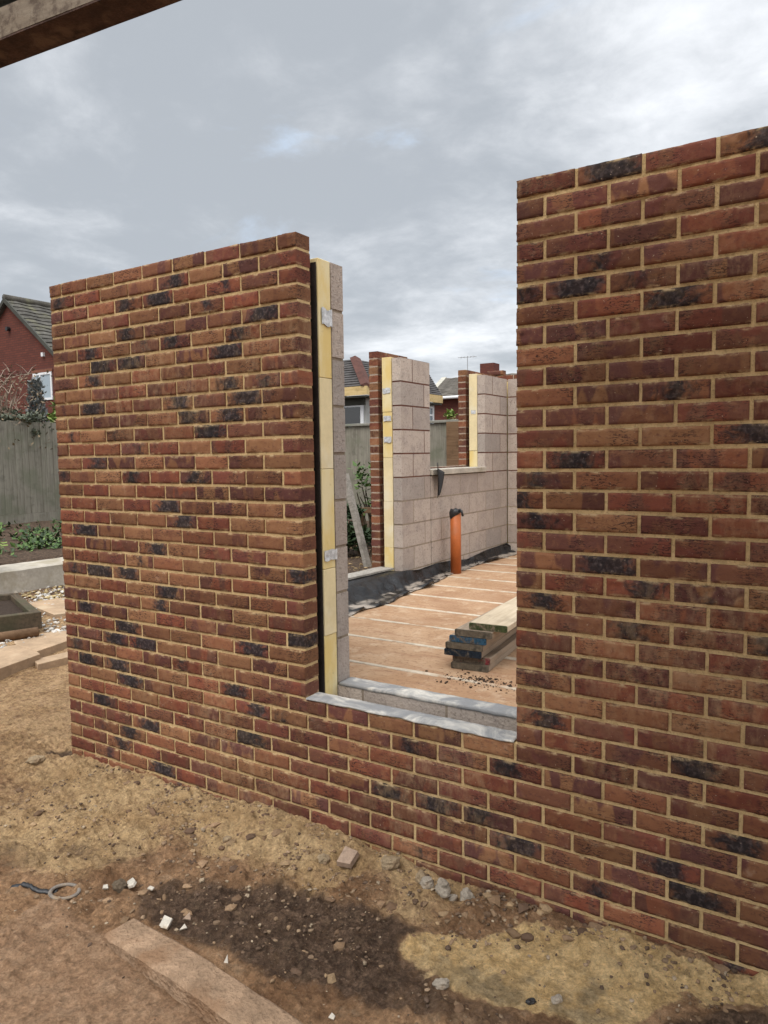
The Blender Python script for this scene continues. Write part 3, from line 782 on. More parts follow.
# grey offcut sheets on the doorway threshold
def plank(name, a, b, w, h, mat, label, cat, group=None, roll=0.0, parent=None):
    A = Vector(a); B = Vector(b); d = B-A; L = d.length
    m = MB(); n = max(2, int(L/.12)); vs = []; fs = []
    pf = [(-w/2, 0), (w/2, 0), (w/2, h), (-w/2, h)]; sd = random.random()*50
    for k in range(n+1):
        for (px, pz) in pf: vs.append((L*k/n + (.006*fbm(px*30, pz*30, sd) if k in (0, n) else 0), px + .004*fbm(k*.7, px*9, sd), pz + .004*fbm(k*.5, px*9+pz*30, sd+4)))
    for k in range(n):
        for q in range(4): fs.append((4*k+q, 4*k+(q+1) % 4, 4*k+4+(q+1) % 4, 4*k+4+q))
    fs += [(3, 2, 1, 0), (4*n, 4*n+1, 4*n+2, 4*n+3)]
    m.add(vs, fs); o = recalc(m.obj(name, mat, parent))
    q = d.to_track_quat('X', 'Z').to_euler(); o.location = A; o.rotation_euler = q
    if label: tag(o, label, cat, group)
    return o
plank('threshold_board', (.12, 2.3, .626), (.20, 3.27, .626), .16, .018, M['grey_wood'], 'flat grey board on the doorway threshold by the black plastic', 'board')
plank('leaning_timber', (-.62, 4.15, .44), (-.95, 4.20, 1.50), .075, .05, M['grey_wood'], 'grey weathered timber leaning upright in the doorway beyond the plastic', 'timber')

# soil crumbs beside the board stack (uncountable)
def grit(name, pts, mat, smin, smax, cols, label=None, flat=.7):
    ico = [(0,0,1)] + [(math.cos(a)*.894, math.sin(a)*.894, .447) for a in [2*math.pi*k/5 for k in range(5)]] + [(math.cos(a)*.894, math.sin(a)*.894, -.447) for a in [2*math.pi*(k+.5)/5 for k in range(5)]] + [(0,0,-1)]
    F = [(0,1+k,1+(k+1)%5) for k in range(5)] + [(1+k,6+k,1+(k+1)%5) for k in range(5)] + [(1+(k+1)%5,6+k,6+(k+1)%5) for k in range(5)] + [(11,6+(k+1)%5,6+k) for k in range(5)]
    I = np.array(ico); V = []; FF = []; C = []
    for n, (x, y, z) in enumerate(pts):
        s = smin + (smax-smin)*random.random()**3.2
        a = random.random()*6.28; ca, sa = math.cos(a), math.sin(a)
        q = I*(1 + .55*(rng.random((12, 1))-.5)) * np.array([s*random.uniform(.7, 1.4), s*random.uniform(.6, 1.1), s*flat*random.uniform(.6, 1.1)])
        q = np.stack([q[:, 0]*ca - q[:, 1]*sa + x, q[:, 0]*sa + q[:, 1]*ca + y, q[:, 2] + z + s*flat*.35], 1)
        V += q.tolist(); FF += [tuple(12*n+i for i in f) for f in F]
        c = random.choice(cols); k = random.uniform(.7, 1.2); C += [(c[0]*k, c[1]*k, c[2]*k, 1)]*12
    m = MB(); m.v = V; m.f = FF; m.m = [0]*len(FF)
    o = m.obj(name, mat, None, False, {'bc': ('FLOAT_COLOR', C)})
    o['kind'] = 'stuff'
    if label: o['label'] = label
    return o
pts = []
for i in range(330):
    a = random.gauss(0, 1); b = random.gauss(0, 1)
    pts.append((2.23 + .11*a + .05*b, .97 + .05*b - .02*a, FZ + .002))
grit('soil_crumbs', pts, M['grit'], .002, .009, [(.05, .032, .022), (.09, .055, .035), (.03, .02, .016)], 'dark soil crumbs spilt on the floor by the boards')

# ------------------------------------------------------------------ ground
BX = np.array([.0, .3, .69, 1.07, 1.56, 1.85, 2.2, 2.45, 2.87, 3.15, 3.36, 3.69, 5])
BZv = np.array([-.02, -.035, -.012, -.028, .028, .018, -.006, -.036, -.03, -.02, -.013, -.033, -.03])
def sm(a, b, x):
    t = min(1, max(0, (x-a)/(b-a))); return t*t*(3-2*t)
def gz(x, y):
    z = np.interp(x, [-120, -20, -9, -6, -4.6, -4.3, -2.5, -1.9, -1.3, -.4, 0, 200], [.6, .6, .6, .55, .5, .27, .19, .11, .02, -.02, -.03, -.03])
    if y > 1.2: z = max(z, z + (.47 - z)*sm(1.4, 2.6, y)*sm(-3.2, -2.0, x)) if x < 0 else z
    if y > 6.2: z = z + (.45 - z)*sm(6.2, 7.2, y)
    if y < -.05 and x > -1.5:
        pass
    return z
def g_full(x, y):
    z = gz(x, y)
    near = sm(-1.9, -.6, x) * (1 - sm(4.6, 6, x)) * sm(-3.2, -2.0, y) * (1 - sm(.1, .5, y))
    if near > 0:
        kl = -.925 - (x-1.62)*.114; kerbzone = 1 - (1 - sm(kl - .03, kl + .05, y))*sm(1.3, 1.9, x)
        b = float(np.interp(x, BX, BZv))
        bank = math.exp(-((max(0, -y)) / .22)**2)
        # sand heaped against the wall
        d = (b - z)*bank + .02*fbm(x*3.1, y*3.1, 2.0, 4) + .016*fbm(x*9, y*9, 5, 5) + .018*max(0, fbm(x*22, y*22, 8, 4)) + .026*max(0, fbm(x*11, y*13, 41, 5)) + .011*abs(fbm(x*40, y*40, 12, 3))*(1 if y < -.01 else 0)
        d += .05*max(0, fbm(x*4.2, y*5, 14, 4))*math.exp(-((y+.22)/.18)**2)
        # small scour at the wall's far end
        d -= .09*math.exp(-(((x+.10)/.11)**2 + ((y+.03)/.07)**2))
        if x > 2.4: # churned slurry patch: flatter
            f = math.exp(-(((x-3.1)/.45)**2 + ((y+.36)/.18)**2)); d = d*(1-.75*f) - .012*f
        z = z + near*d*(.35 + .65*kerbzone) - (1-kerbzone)*.012*near
        if x > 1.6:
            kd = abs(y - (-.925 - (x-1.62)*.114)); z -= .008*near*(1 - sm(.04, .12, kd))*sm(1.6, 1.9, x)
    else:
        z += .02*fbm(x*1.3, y*1.3, 1.0, 4)*(1 if abs(x) < 12 else 0)
    return z
def grow(a, s, lim, sign):
    r = []; x = a
    while abs(x) < lim: s *= 1.28; x += sign*s; r.append(x)
    return r
xs = sorted(grow(-9, .15, 150, -1)) + list(np.arange(-9, -1.0, .09)) + list(np.arange(-1.0, 4.1, .0095)) + list(np.arange(4.1, 5.2, .09)) + grow(5.2, .1, 150, 1)
ys = sorted(grow(-2.2, .05, 150, -1)) + list(np.arange(-2.2, -1.35, .05)) + list(np.arange(-1.35, .06, .0095)) + list(np.arange(.06, 9.6, .1)) + grow(9.6, .12, 150, 1)
nxg, nyg = len(xs), len(ys)
V = []; Cc = []; Dd = []
def ell(x, y, cx, cy, rx, ry, rot=0.0):
    ca, sa = math.cos(rot), math.sin(rot); dx, dy = x-cx, y-cy
    u = (dx*ca + dy*sa)/rx; v = (-dx*sa + dy*ca)/ry
    return u*u + v*v
for y in ys:
    for x in xs:
        V.append((x, y, g_full(x, y)))
        sand = dark = damp = yard = dust = spl = 0.0
        if -4.3 < x < 5 and -2.6 < y < 1.6:
            n1 = .5*fbm(x*3, y*3, 21, 4); n2 = .5*fbm(x*7, y*7, 31, 4)
            sand = 1 - sm(.10, .62, -y + n1*.35 + (.12 if x > 2.2 else 0) - (.18 if x < .9 else 0)) 
            sand = max(sand, .75*(1-sm(.6, 1.5, ell(x, y, .6, -.5, .7, .4) + n1)))
            sand = sand*(.45 + .55*sm(-.3, 1.1, x))
            e = ell(x, y, 3.05, -.30, .50, .23, .42) + n1*.9 + n2*.5
            sl = 1 - sm(.62, 1.15, e)
            e2 = ell(x, y, 3.5, -.10, .38, .075, .12) + n2*.8
            sl2 = 1 - sm(.8, 1.1, e2)
            spill = max(sl, sl2)
            sand = max(sand*(1 - sm(2.55, 2.75, x)*.85), sl, sl2)
            damp = max(0, sl*sm(-.1, .25, -y - .33 + n2*.5 - (3.05-x)*.1))*.9
            dk = 1 - sm(.5, 1.25, ell(x, y, 2.2, -.60, .74, .24, .1) + n1*1.1)
            dk2 = 1 - sm(.5, 1.3, ell(x, y, 3.75, -.42, .45, .26, .3) + n1)
            dk3 = .7*(1 - sm(.4, 1.3, ell(x, y, 1.15, -.62, .35, .10, .3) + n1))
            dk4 = .8*(1 - sm(.4, 1.3, ell(x, y, .75, -.85, .25, .1, .2) + n1))
            dk5 = .7*(1 - sm(.4, 1.3, ell(x, y, 2.75, -.62, .35, .12, .2) + n2))
            dark = max(dk*.85, dk2*.95, dk3*.6, dk4*.6, dk5*.9)*(1-max(sl, sl2))
            dark = max(dark, .9*(1 - sm(.6, 1.2, ell(x, y, -.08, -.03, .12, .06))))
            kl = -.925 - (x-1.62)*.114
            if x > 1.2: dark *= sm(kl - .02, kl + .08, y); dust = (1 - sm(kl - .12, kl, y))*sm(.9, 1.4, x)
            spl = spill
        elif x < -4.4 or y > 1.6: yard = 1.0 if x < -4.4 else sm(1.6, 2.6, y)
        Cc.append((sand, dark, damp, yard)); Dd.append((dust, spl, 0, 1))
m = MB(); m.v = V
m.f = [(j*nxg+i, j*nxg+i+1, (j+1)*nxg+i+1, (j+1)*nxg+i) for j in range(nyg-1) for i in range(nxg-1)]; m.m = [0]*len(m.f)
tag(m.obj('ground', M['ground'], None, True, {'gc': ('FLOAT_COLOR', Cc), 'dust': ('FLOAT_COLOR', Dd)}), kind='structure')

# old concrete path in the near corner, and its kerb
def rough_block(name, x0, x1, y0, y1, z0, z1, nx, ny, mat, amp, parent=None, rnd=.012, seed=0.0):
    m = MB(); top = []
    for j in range(ny+1):
        for i in range(nx+1):
            x = x0 + (x1-x0)*i/nx; y = y0 + (y1-y0)*j/ny; z = z1 + amp*fbm(x*9, y*9, seed, 5)
            ex = min(i, nx-i); ey = min(j, ny-j)
            if ey == 0: y += amp*1.0*fbm(x*7, y*3, seed+3, 5); z -= rnd
            if ex == 0: x += amp*2*fbm(x*3, y*9, seed+5, 4); z -= rnd
            top.append((x, y, z))
    W = nx+1
    loop = [i for i in range(W)] + [W*j+nx for j in range(1, ny+1)] + [W*ny+i for i in range(nx-1, -1, -1)] + [W*j for j in range(ny-1, 0, -1)]
    bot = [(top[k][0] + amp*.6*fbm(top[k][0]*20, top[k][1]*20, 2), top[k][1] + amp*.6*fbm(top[k][0]*20, 4, 2), z0) for k in loop]
    fs = [(W*j+i, W*j+i+1, W*(j+1)+i+1, W*(j+1)+i) for j in range(ny) for i in range(nx)]
    N = len(top); L = len(loop)
    fs += [(loop[(k+1) % L], loop[k], N+k, N+(k+1) % L) for k in range(L)] + [tuple(N+k for k in range(L))]
    m.add(top+bot, fs); o = recalc(m.obj(name, mat, parent, False)); return o
o = rough_block('kerb_stone', 0, 2.7, -.066, .066, -.15, .026, 200, 10, M['kerbstone'], .0035, seed=8.0)
tag(o, 'long dusty concrete kerb edging half buried in the soil', 'kerb')
for v in o.data.vertices:   # the far end sinks into the dirt
    k = max(0, 1 - v.co.x/.45)
    v.co.z -= .030*k
o.location = (1.62, -.925, 0); o.rotation_euler = (0, 0, math.radians(-6.5))

# loose grit over the front ground
pts = []
while len(pts) < 3600:
    x = random.uniform(.3, 3.95); y = -abs(random.gauss(0, .5)) - .005
    if y < -1.5: continue
    if y < -.99 - (x-1.62)*.114 and x > 1.4 and random.random() < .6: continue
    if ell(x, y, 3.05, -.36, .42, .17, .42) < 1 and random.random() < .8: continue
    kl = -.925 - (x-1.62)*.114
    if abs(y - kl) < .08 and x > 1.7: continue
    if fbm(x*2.5, y*2.5, 77, 3) < -.15 + .3*random.random()-.2: continue
    z = g_full(x, y)
    pts.append((x, y, z))
grit('gravel', pts, M['grit'], .0018, .0115, [(.20, .135, .085), (.27, .19, .12), (.13, .085, .055), (.09, .06, .042), (.32, .25, .17), (.24, .16, .095)], 'loose grit and crumbs scattered over the bare earth')

pts = []
while len(pts) < 380:
    x = random.uniform(.1, 3.9); y = -abs(random.gauss(0, .42)) - .01
    kl = -.925 - (x-1.62)*.114
    if y < kl - .3 or (abs(y - kl) < .10 and x > 1.6): continue
    if ell(x, y, 3.05, -.36, .42, .17, .42) < 1: continue
    if fbm(x*2.2, y*2.6, 57, 3) < -.05: continue
    pts.append((x, y, g_full(x, y) - .006))
grit('earth_clods', pts, M['grit'], .007, .030, [(.22, .14, .08), (.30, .205, .115), (.16, .098, .058), (.26, .17, .10), (.11, .068, .044)], 'crumbled clods of earth and sand over the ground', .62)

# individual lumps, shards and stones
def lump(name, loc, size, mat, label, cat, group=None, rot=0.0, seed=None, sink=.45):
    import bmesh
    sd = random.random()*99 if seed is None else seed
    bm = bmesh.new(); bmesh.ops.create_icosphere(bm, subdivisions=3, radius=1.0)
    for v in bm.verts:
        d = v.co.normalized()
        k = 1 + .30*noise.noise(d*1.3 + Vector((sd, 0, 0))) + .16*noise.noise(d*3.2 + Vector((0, sd, 0))) + .07*noise.noise(d*8 + Vector((0, 0, sd)))
        # facet a little
        c = noise.cell(d*1.6 + Vector((sd, sd, 0)))
        v.co = Vector((d.x*size[0], d.y*size[1], d.z*size[2]))*k*(1 + .10*(c-.5))
    me = bpy.data.meshes.new(name); bm.to_mesh(me); bm.free(); me.materials.append(mat)
    o = bpy.data.objects.new(name, me); COL.objects.link(o)
    o.location = (loc[0], loc[1], g_full(loc[0], loc[1]) + size[2]*(1-sink)*.8); o.rotation_euler = (0, 0, rot)
    tag(o, label, cat, group); return o
def shard(name, loc, pts, h, mat, label, cat, tilt, group=None, lift=.006):
    n = len(pts); m = MB()
    pts = [(x*.85 + .0025*noise.noise(Vector((i*3.1, h*900, 1))), y*.85 + .0025*noise.noise(Vector((i*2.3, h*900, 7)))) for i, (x, y) in enumerate(pts)]
    vs = [(x, y, 0) for x, y in pts] + [(x*.93+.001, y*.93, h*.85 + .002*noise.noise(Vector((x*90, y*90, 3)))) for x, y in pts]
    fs = [tuple(range(n))[::-1], tuple(range(n, 2*n))] + [(i, (i+1) % n, (i+1) % n + n, i+n) for i in range(n)]
    m.add(vs, fs); o = recalc(m.obj(name, mat)); o.location = (loc[0], loc[1], g_full(loc[0], loc[1]) + lift); o.rotation_euler = tilt
    tag(o, label, cat, group); return o
GS = 'broken white tile shards on the earth'
shard('tile_shard', (1.44, -.72), [(-.045, -.014), (.02, -.022), (.05, -.002), (.03, .02), (-.035, .016)], .012, M['tile_shard'], 'longest white shard, propped on a brown clod', 'shard', (.5, -.2, -.5), GS, .02)
shard('tile_shard', (1.76, -.825), [(-.022, -.026), (.022, -.024), (.026, .020), (-.018, .026)], .012, M['tile_shard'], 'square cream shard standing nearest the kerb end', 'shard', (.75, .1, .25), GS, .016)
shard('tile_shard', (1.80, -.76), [(-.02, -.008), (.015, -.016), (.012, .02)], .008, M['brick_chunk'], 'pinkish shard behind the square cream one', 'shard', (.6, .2, .9), GS, .012)
shard('tile_shard', (1.825, -.80), [(-.017, -.012), (.02, -.004), (.004, .016)], .007, M['chip'], 'bright white triangular chip beside the square cream shard', 'shard', (.5, -.2, .4), GS, .01)
shard('tile_shard', (1.545, -.715), [(-.016, -.008), (.014, -.01), (.018, .008), (-.01, .01)], .007, M['chip'], 'small bright white chip between the propped shard and the cream ones', 'shard', (.3, .1, .3), GS, .008)
shard('tile_shard', (1.375, -.80), [(-.012, -.008), (.014, -.006), (.008, .014), (-.012, .01)], .009, M['tile_shard'], 'little white chip left of the brown clod', 'shard', (.4, .2, .8), GS, .008)
shard('tile_shard', (2.105, -.862), [(-.01, -.010), (.010, -.010), (.0, .022)], .007, M['chip'], 'lone white triangular chip near the kerb on dark soil', 'shard', (.9, .0, .3), GS, .008)
shard('tile_shard', (2.553, -.865), [(-.012, -.008), (.012, -.01), (.014, .006), (-.006, .012)], .007, M['chip'], 'white chip on dark soil by the lower kerb', 'shard', (.5, .0, .1), GS, .008)
lump('clod', (1.405, -.755), (.03, .028, .024), M['bark'], 'dark brown clod under the long white shard', 'clod')
o = shard('block_fragment', (2.125, -.16), [(-.048, -.042), (.03, -.05), (.052, .03), (-.028, .055)], .03, M['brick_chunk'], 'pinkish square block fragment lying by the wall foot', 'rubble', (.42, -.08, .25), None, .018)
GR = 'rubble lumps along the wall foot'
for (x, y, s, lab) in [(2.44, -.095, (.035, .026, .022), 'flat grey brown lump left of the rubble cluster'), (2.49, -.135, (.030, .026, .026), 'leftmost pale lump of the cluster by the wall'),
                       (2.545, -.105, (.036, .030, .032), 'tallest pale lump in the cluster by the wall'), (2.60, -.13, (.022, .018, .016), 'small round pale lump between two larger ones'),
                       (2.64, -.085, (.038, .030, .028), 'rightmost pale lump of the cluster by the wall'), (2.575, -.155, (.028, .022, .015), 'low lump at the front of the pale cluster'),
                       (2.30, -.10, (.045, .032, .03), 'sandy mortar lump right of the square fragment'), (2.02, -.20, (.036, .028, .020), 'flat tan lump left of the square fragment')]:
    lump('stone', (x, y), s, M['stone'] if 'pale' in lab else M['stone_tan'], lab, 'stone', GR, random.random()*3)
lump('stone', (2.775, -.56), (.03, .022, .018), M['stone'], 'single light grey pebble alone on brown soil', 'stone', None, .4)
lump('stone', (1.53, -.02 - .25), (.022, .018, .012), M['stone_tan'], 'small tan stone on the sandy bank', 'stone', None, .9)
lump('stone', (-.02, -.22), (.05, .035, .025), M['stone_tan'], 'brown lump in front of the hole at the wall corner', 'stone', None, .9)
lump('stone', (3.12, -.42), (.02, .015, .012), M['stone'], 'small dark pebble in the wet sand', 'stone', None, .9)
lump('stone', (3.05, -.47), (.018, .012, .010), M['black_plastic'], 'tiny black stone in the wet sand', 'stone', None, .9)

# strap and ring half buried
rows = []
for i in range(25):
    t = i/24; x = 1.02 + .19*t; y = -.985 + .075*t + .008*math.sin(t*7); z = g_full(x, y) + .003 + .010*math.sin(t*3.1)
    rows.append([(x - .003, y + .008, z + .004), (x, y, z), (x + .003, y - .007, z - .005)])
tag(recalc(sheet('plastic_strap', rows, M['black_plastic'], None, .003)), 'twisted black plastic strap lying on the earth', 'strap')
m = MB(); n = 28; vs = []; fs = []
for k in range(n):
    a = 2*math.pi*k/n
    for q in range(8):
        b = 2*math.pi*q/8; r = .054 + .0085*math.cos(b); vs.append((r*math.cos(a), r*math.sin(a), .006*math.sin(b)))
for k in range(n):
    for q in range(8): fs.append((k*8+q, ((k+1) % n)*8+q, ((k+1) % n)*8+(q+1) % 8, k*8+(q+1) % 8))
m.add(vs, fs); o = recalc(m.obj('pipe_ring', M['grey_plastic'], None, True)); o.location = (1.245, -.893, g_full(1.245, -.893) + .013); o.rotation_euler = (-.12, .05, 0)
tag(o, 'grey plastic ring half sunk in the earth beside the black strap', 'ring')

# ------------------------------------------------------------------ overhead beam
A = Vector((1.10, -.892, 3.2)); B = Vector((2.0, -.80, 3.2)); d = (B-A).normalized(); nrm = Vector((d.y, -d.x, 0))   # nrm: towards the camera
beam = empty('scaffold_beam', 'stained timber beam crossing overhead at the top corner', 'beam', tuple(A - d*1.6))
beam.rotation_euler = (0, 0, math.atan2(d.y, d.x))
w_, h_, L_ = .125, .10, 6.2
def seg_box(name, x0, x1, y0, y1, z0, z1, mat, parent, n=40, amp=.003):
    m = MB(); vs = []; fs = []
    pf = [(y0, z0), ((y0+y1)/2, z0), (y1, z0), (y1, (z0+z1)/2), (y1, z1), (y0, z1), (y0, (z0+z1)/2)]
    N = len(pf)
    for k in range(n+1):
        x = x0 + (x1-x0)*k/n
        for (y, z) in pf: vs.append((x, y + amp*fbm(x*7, y*20, z*20), z + amp*fbm(x*7, y*20+9, z*20)))
    for k in range(n):
        for q in range(N): fs.append((k*N+q, k*N+(q+1) % N, (k+1)*N+(q+1) % N, (k+1)*N+q))
    fs += [tuple(range(N)), tuple(n*N+q for q in range(N))]
    m.add(vs, fs); return recalc(m.obj(name, mat, parent))
seg_box('timber', 0, L_, -w_, 0, .0012, h_, M['beam'], beam)
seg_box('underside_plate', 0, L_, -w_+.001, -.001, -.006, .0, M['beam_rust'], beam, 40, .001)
m = MB(); m.tube([(-.5, -w_+.02, .150), (1.0, -w_+.0, .150), (2.35, -w_+.03, .140), (L_, -w_+.25, .15)], .0242, 14)
o = m.obj('scaffold_tube', M['tube'], None, True); recalc(o); o.location = beam.location; o.rotation_euler = beam.rotation_euler
tag(o, 'dark metal scaffold tube lying along the overhead beam', 'tube')

dk = empty('added_shade_deck', 'unseen deck of boards added over the overhead beam as a shade', 'scaffold', (2.85, -.90, 3.302))  # unseen deck, added out of frame to shade the lower right wall and ground
for k in range(DECKN):
    m = MB(); m.box((-.02, -.23*k - .222, 0), (3.9, -.23*k, .038), 0, None, .004); recalc(m.obj('shade_deck_board', M['board'], dk))

# ------------------------------------------------------------------ left yard
def put(x, y, dz=0): return (x, y, gz(x, y)+dz)
def slab(poly, z0, z1, label, seed):
    m = MB(); n = len(poly)
    vs = [(x, y, z0) for x, y in poly] + [(x, y, z1 - .004) for x, y in poly]
    cx = sum(p[0] for p in poly)/n; cy = sum(p[1] for p in poly)/n
    vs += [(x + (cx-x)*.03, y + (cy-y)*.03, z1) for x, y in poly]
    fs = [tuple(range(n))[::-1], tuple(range(2*n, 3*n))] + [(i, (i+1) % n, (i+1) % n+n, i+n) for i in range(n)] + [(n+i, n+(i+1) % n, 2*n+(i+1) % n, 2*n+i) for i in range(n)]
    m.add(vs, fs); o = recalc(m.obj('paving_slab', M['slab'])); tag(o, label, 'slab', 'loose paving slabs by the planter'); return o
slab([(-1.50, .40), (-1.62, .84), (-2.02, .98), (-2.3, .55), (-2.0, .2)], .03, .145, 'nearest pinkish paving slab at the edge of the dirt', 1)
slab([(-1.70, .86), (-1.82, 1.32), (-2.15, 1.5), (-2.35, 1.02), (-2.06, .90)], .05, .150, 'paving slab between the timber planter and the brick wall end', 2)
slab([(-1.50, .74), (-1.47, 1.1), (-1.62, 1.15), (-1.66, .80)], .03, .10, 'small broken slab piece nearest the brick wall end', 3)
# big path slabs further back
for (px, lab) in [([(-2.5, 1.55), (-2.35, 2.0), (-3.1, 2.45), (-3.3, 1.75)], 'wide paving slab behind the planter corner')]:
    slab(px, .12, .235, lab, 4)
m = MB(); m.tube([(-2.47, .28, .195), (-2.165, 1.17, .19)], [.045, .042], 14); o = recalc(m.obj('timber_post', M['brown_wood'], None, True)); tag(o, 'round brown fence post lying in front of the planter', 'post')
# timber planter
pl = empty('timber_planter', 'square dark timber planter of stacked sleepers filled with soil', 'planter', (-2.94, .86, .19))
pl.rotation_euler = (0, 0, math.radians(-22))
for k, (a, b) in enumerate([((-.62, -.60, 0), (.42, -.52, .15)), ((-.62, .55, 0), (.42, .63, .15)), ((.42, -.602, 0), (.50, .632, .155)), ((-.70, -.602, 0), (-.62, .632, .155))]):
    m = MB(); m.box(a, b, 0, None, .005); recalc(m.obj('sleeper', M['dark_wood'], pl))
m = MB(); m.box((-.618, -.518, .02), (.418, .548, .10)); recalc(m.obj('soil', simple('planter_soil', (.06, .04, .028), .95, .4, 30, 1.0, .02), pl))
# concrete retaining kerb
kw = rough_block('retaining_kerb', -.28, .28, -3.2, 1.6, -.05, .235, 8, 50, M['concrete'], .004, seed=2.0)
kw.location = (-4.12, 2.1, .27); kw.rotation_euler = (0, 0, math.radians(-3)); tag(kw, 'low pale concrete retaining kerb in front of the planting bed', 'kerb')
pts = []
for i in range(2600):
    x = random.uniform(-3.9, -2.0); y = random.uniform(-.8, 3.2); pts.append((x, y, gz(x, y)))
grit('white_gravel', pts, M['grit'], .01, .028, [(.55, .52, .47), (.62, .6, .56), (.42, .38, .33), (.5, .44, .36)], 'pale gravel strip before the retaining kerb')
pts = []
for i in range(900):
    x = random.uniform(-3.8, -2.6); y = random.uniform(1.9, 3.6); pts.append((x, y, gz(x, y)+.003))
grit('straw', pts, M['grit'], .008, .03, [(.45, .34, .16), (.5, .39, .2), (.36, .26, .12)], 'yellow dry grass beside the gravel', .3)
m = MB(); m.box((-.17, -.1, 0), (.17, .1, .012), 0, None, .004)
for q in range(4): m.box((-.16, -.095 + .052*q, .012), (.16, -.065 + .052*q, .055), 0, None, .004)
o = recalc(m.obj('plastic_tray', M['black_plastic'])); o.location = (-2.05, 1.62, .2); o.rotation_euler = (0, 0, .9); tag(o, 'black plastic tray on the ground behind the slab', 'tray')

# ------------------------------------------------------------------ foliage
def leaves(name, mat, parent, gen, n, smin, smax, kind=None, elong=1.8):
    V = []; F = []; C = []
    for i in range(n):
        p, upness = gen()
        s = random.uniform(smin, smax)
        a = random.random()*6.28; el = random.uniform(-.5, 1.0) if upness is None else upness
        d = Vector((math.cos(a)*math.cos(el), math.sin(a)*math.cos(el), math.sin(el)))
        q = d.cross(Vector((random.gauss(0, .4), random.gauss(0, .4), 1))).normalized()*s*.5
        nn = d.cross(q).normalized()*s*.15
        P = Vector(p); b = len(V)
        V += [tuple(P), tuple(P + d*s*elong*.45 + q + nn), tuple(P + d*s*elong), tuple(P + d*s*elong*.45 - q + nn)]
        F += [(b, b+1, b+2), (b, b+2, b+3)]
        k = random.random(); C += [(k, k, k, 1)]*4
    m = MB(); m.v = V; m.f = F; m.m = [0]*len(F)
    o = m.obj(name, mat, parent, False, {'bc': ('FLOAT_COLOR', C)})
    if kind: o['kind'] = kind
    return o
def blob(c, r, clumps=9):
    cs = [(Vector((random.gauss(0, .45), random.gauss(0, .45), random.gauss(0, .45))), random.uniform(.25, .5)) for _ in range(clumps)]
    def g():
        o, s = random.choice(cs)
        while True:
            v = Vector((random.uniform(-1, 1), random.uniform(-1, 1), random.uniform(-1, 1)))
            if v.length < 1: break
        v = o + v*s
        return (c[0]+v.x*r[0], c[1]+v.y*r[1], c[2]+v.z*r[2]), None
    return g
# ground cover in the bed
def bed():
    while True:
        x = random.uniform(-8.2, -4.5); y = random.uniform(-1, 8)
        if fbm(x*1.6, y*1.6, 4, 4) > .12: break
    return (x, y, gz(x, y) + random.uniform(0, .07)), None
o = leaves('ground_cover', M['leaf_dark'], None, bed, 4200, .03, .06, 'stuff'); o['label'] = 'low green leaves covering the bed below the fence'
o = leaves('clover', M['leaf'], None, bed, 4200, .03, .06, 'stuff'); o['label'] = 'brighter green leaves mixed into the bed below the fence'

def shrub(name, label, c, r, mat, n, smin, smax, base_z, stems=6, cat='shrub', smat=None, group=None, clumps=9):
    t = empty(name, label, cat, (c[0], c[1], base_z), group)
    m = MB()
    for k in range(stems):
        e = Vector((random.uniform(-.6, .6)*r[0], random.uniform(-.6, .6)*r[1], c[2]-base_z + random.uniform(0, .6)*r[2]))
        m.tube([(random.uniform(-.04, .04), random.uniform(-.04, .04), -.03), e*.5 + Vector((random.gauss(0, .05), random.gauss(0, .05), 0)), e], [.022, .014, .006], 6)
    m.obj('stem', smat or M['bark'], t, True)
    g0 = blob((0, 0, c[2]-base_z), r, clumps)
    leaves('foliage', mat, t, g0, n, smin, smax)
    return t
XF = -8.5
# bare twiggy shrub, silvery conifer, lime shrub and ivy seen above the left fence
def twiggy(name, label, base, h, spread, n):
    t = empty(name, label, 'shrub', base); m = MB()
    for k in range(n):
        a = random.random()*6.28; r = spread*random.random()**.6; p = [Vector((0, 0, -.05))]
        hh = h*random.uniform(.6, 1)
        for q in range(1, 6):
            f = q/5; p.append(Vector((math.cos(a)*r*f**1.3 + random.gauss(0, .04), math.sin(a)*r*f**1.3 + random.gauss(0, .04), hh*f)))
        m.tube(p, [.016, .013, .010, .008, .006, .003], 5)
        for q in range(5):
            b = p[random.randint(2, 5)]; e = b + Vector((random.gauss(0, .22), random.gauss(0, .22), random.uniform(.05, .3)))
            m.tube([b, (b+e)/2 + Vector((0, 0, .03)), e], [.006, .005, .003], 4)
    m.obj('branches', M['twig'], t, True)
    def g():
        a = random.random()*6.28; r = spread*random.random(); return (math.cos(a)*r, math.sin(a)*r, h*random.uniform(.45, 1.0)), None
    leaves('foliage', M['leaf_brown'], t, g, 1500, .025, .05)
    pass
    return t
twiggy('bare_shrub', 'bare twiggy brown shrub rising above the left fence', (-9.3, 4.9, .6), 2.75, 1.1, 70)
t = empty('silver_conifer', 'slim silvery grey conifer in front of the white house window', 'shrub', (-9.1, 5.68, .6))
m = MB(); m.tube([(0, 0, -.05), (0, 0, 1.3), (.02, 0, 2.5)], [.05, .035, .01], 7); m.obj('trunk', M['bark'], t, True)
def cg():
    z = random.uniform(.5, 2.6); r = (.30*(1-(z/2.75)) + .07)*random.random()**.5; a = random.random()*6.28
    return (math.cos(a)*r, math.sin(a)*r, z), random.uniform(.2, 1.3)
leaves('crown', M['leaf_silver'], t, cg, 2200, .03, .07)
shrub('lime_shrub', 'bright lime green shrub beside the brick wall edge over the fence', (-9.1, 6.2, 2.45), (.42, .42, .42), M['leaf_lime'], 1500, .04, .08, .6)
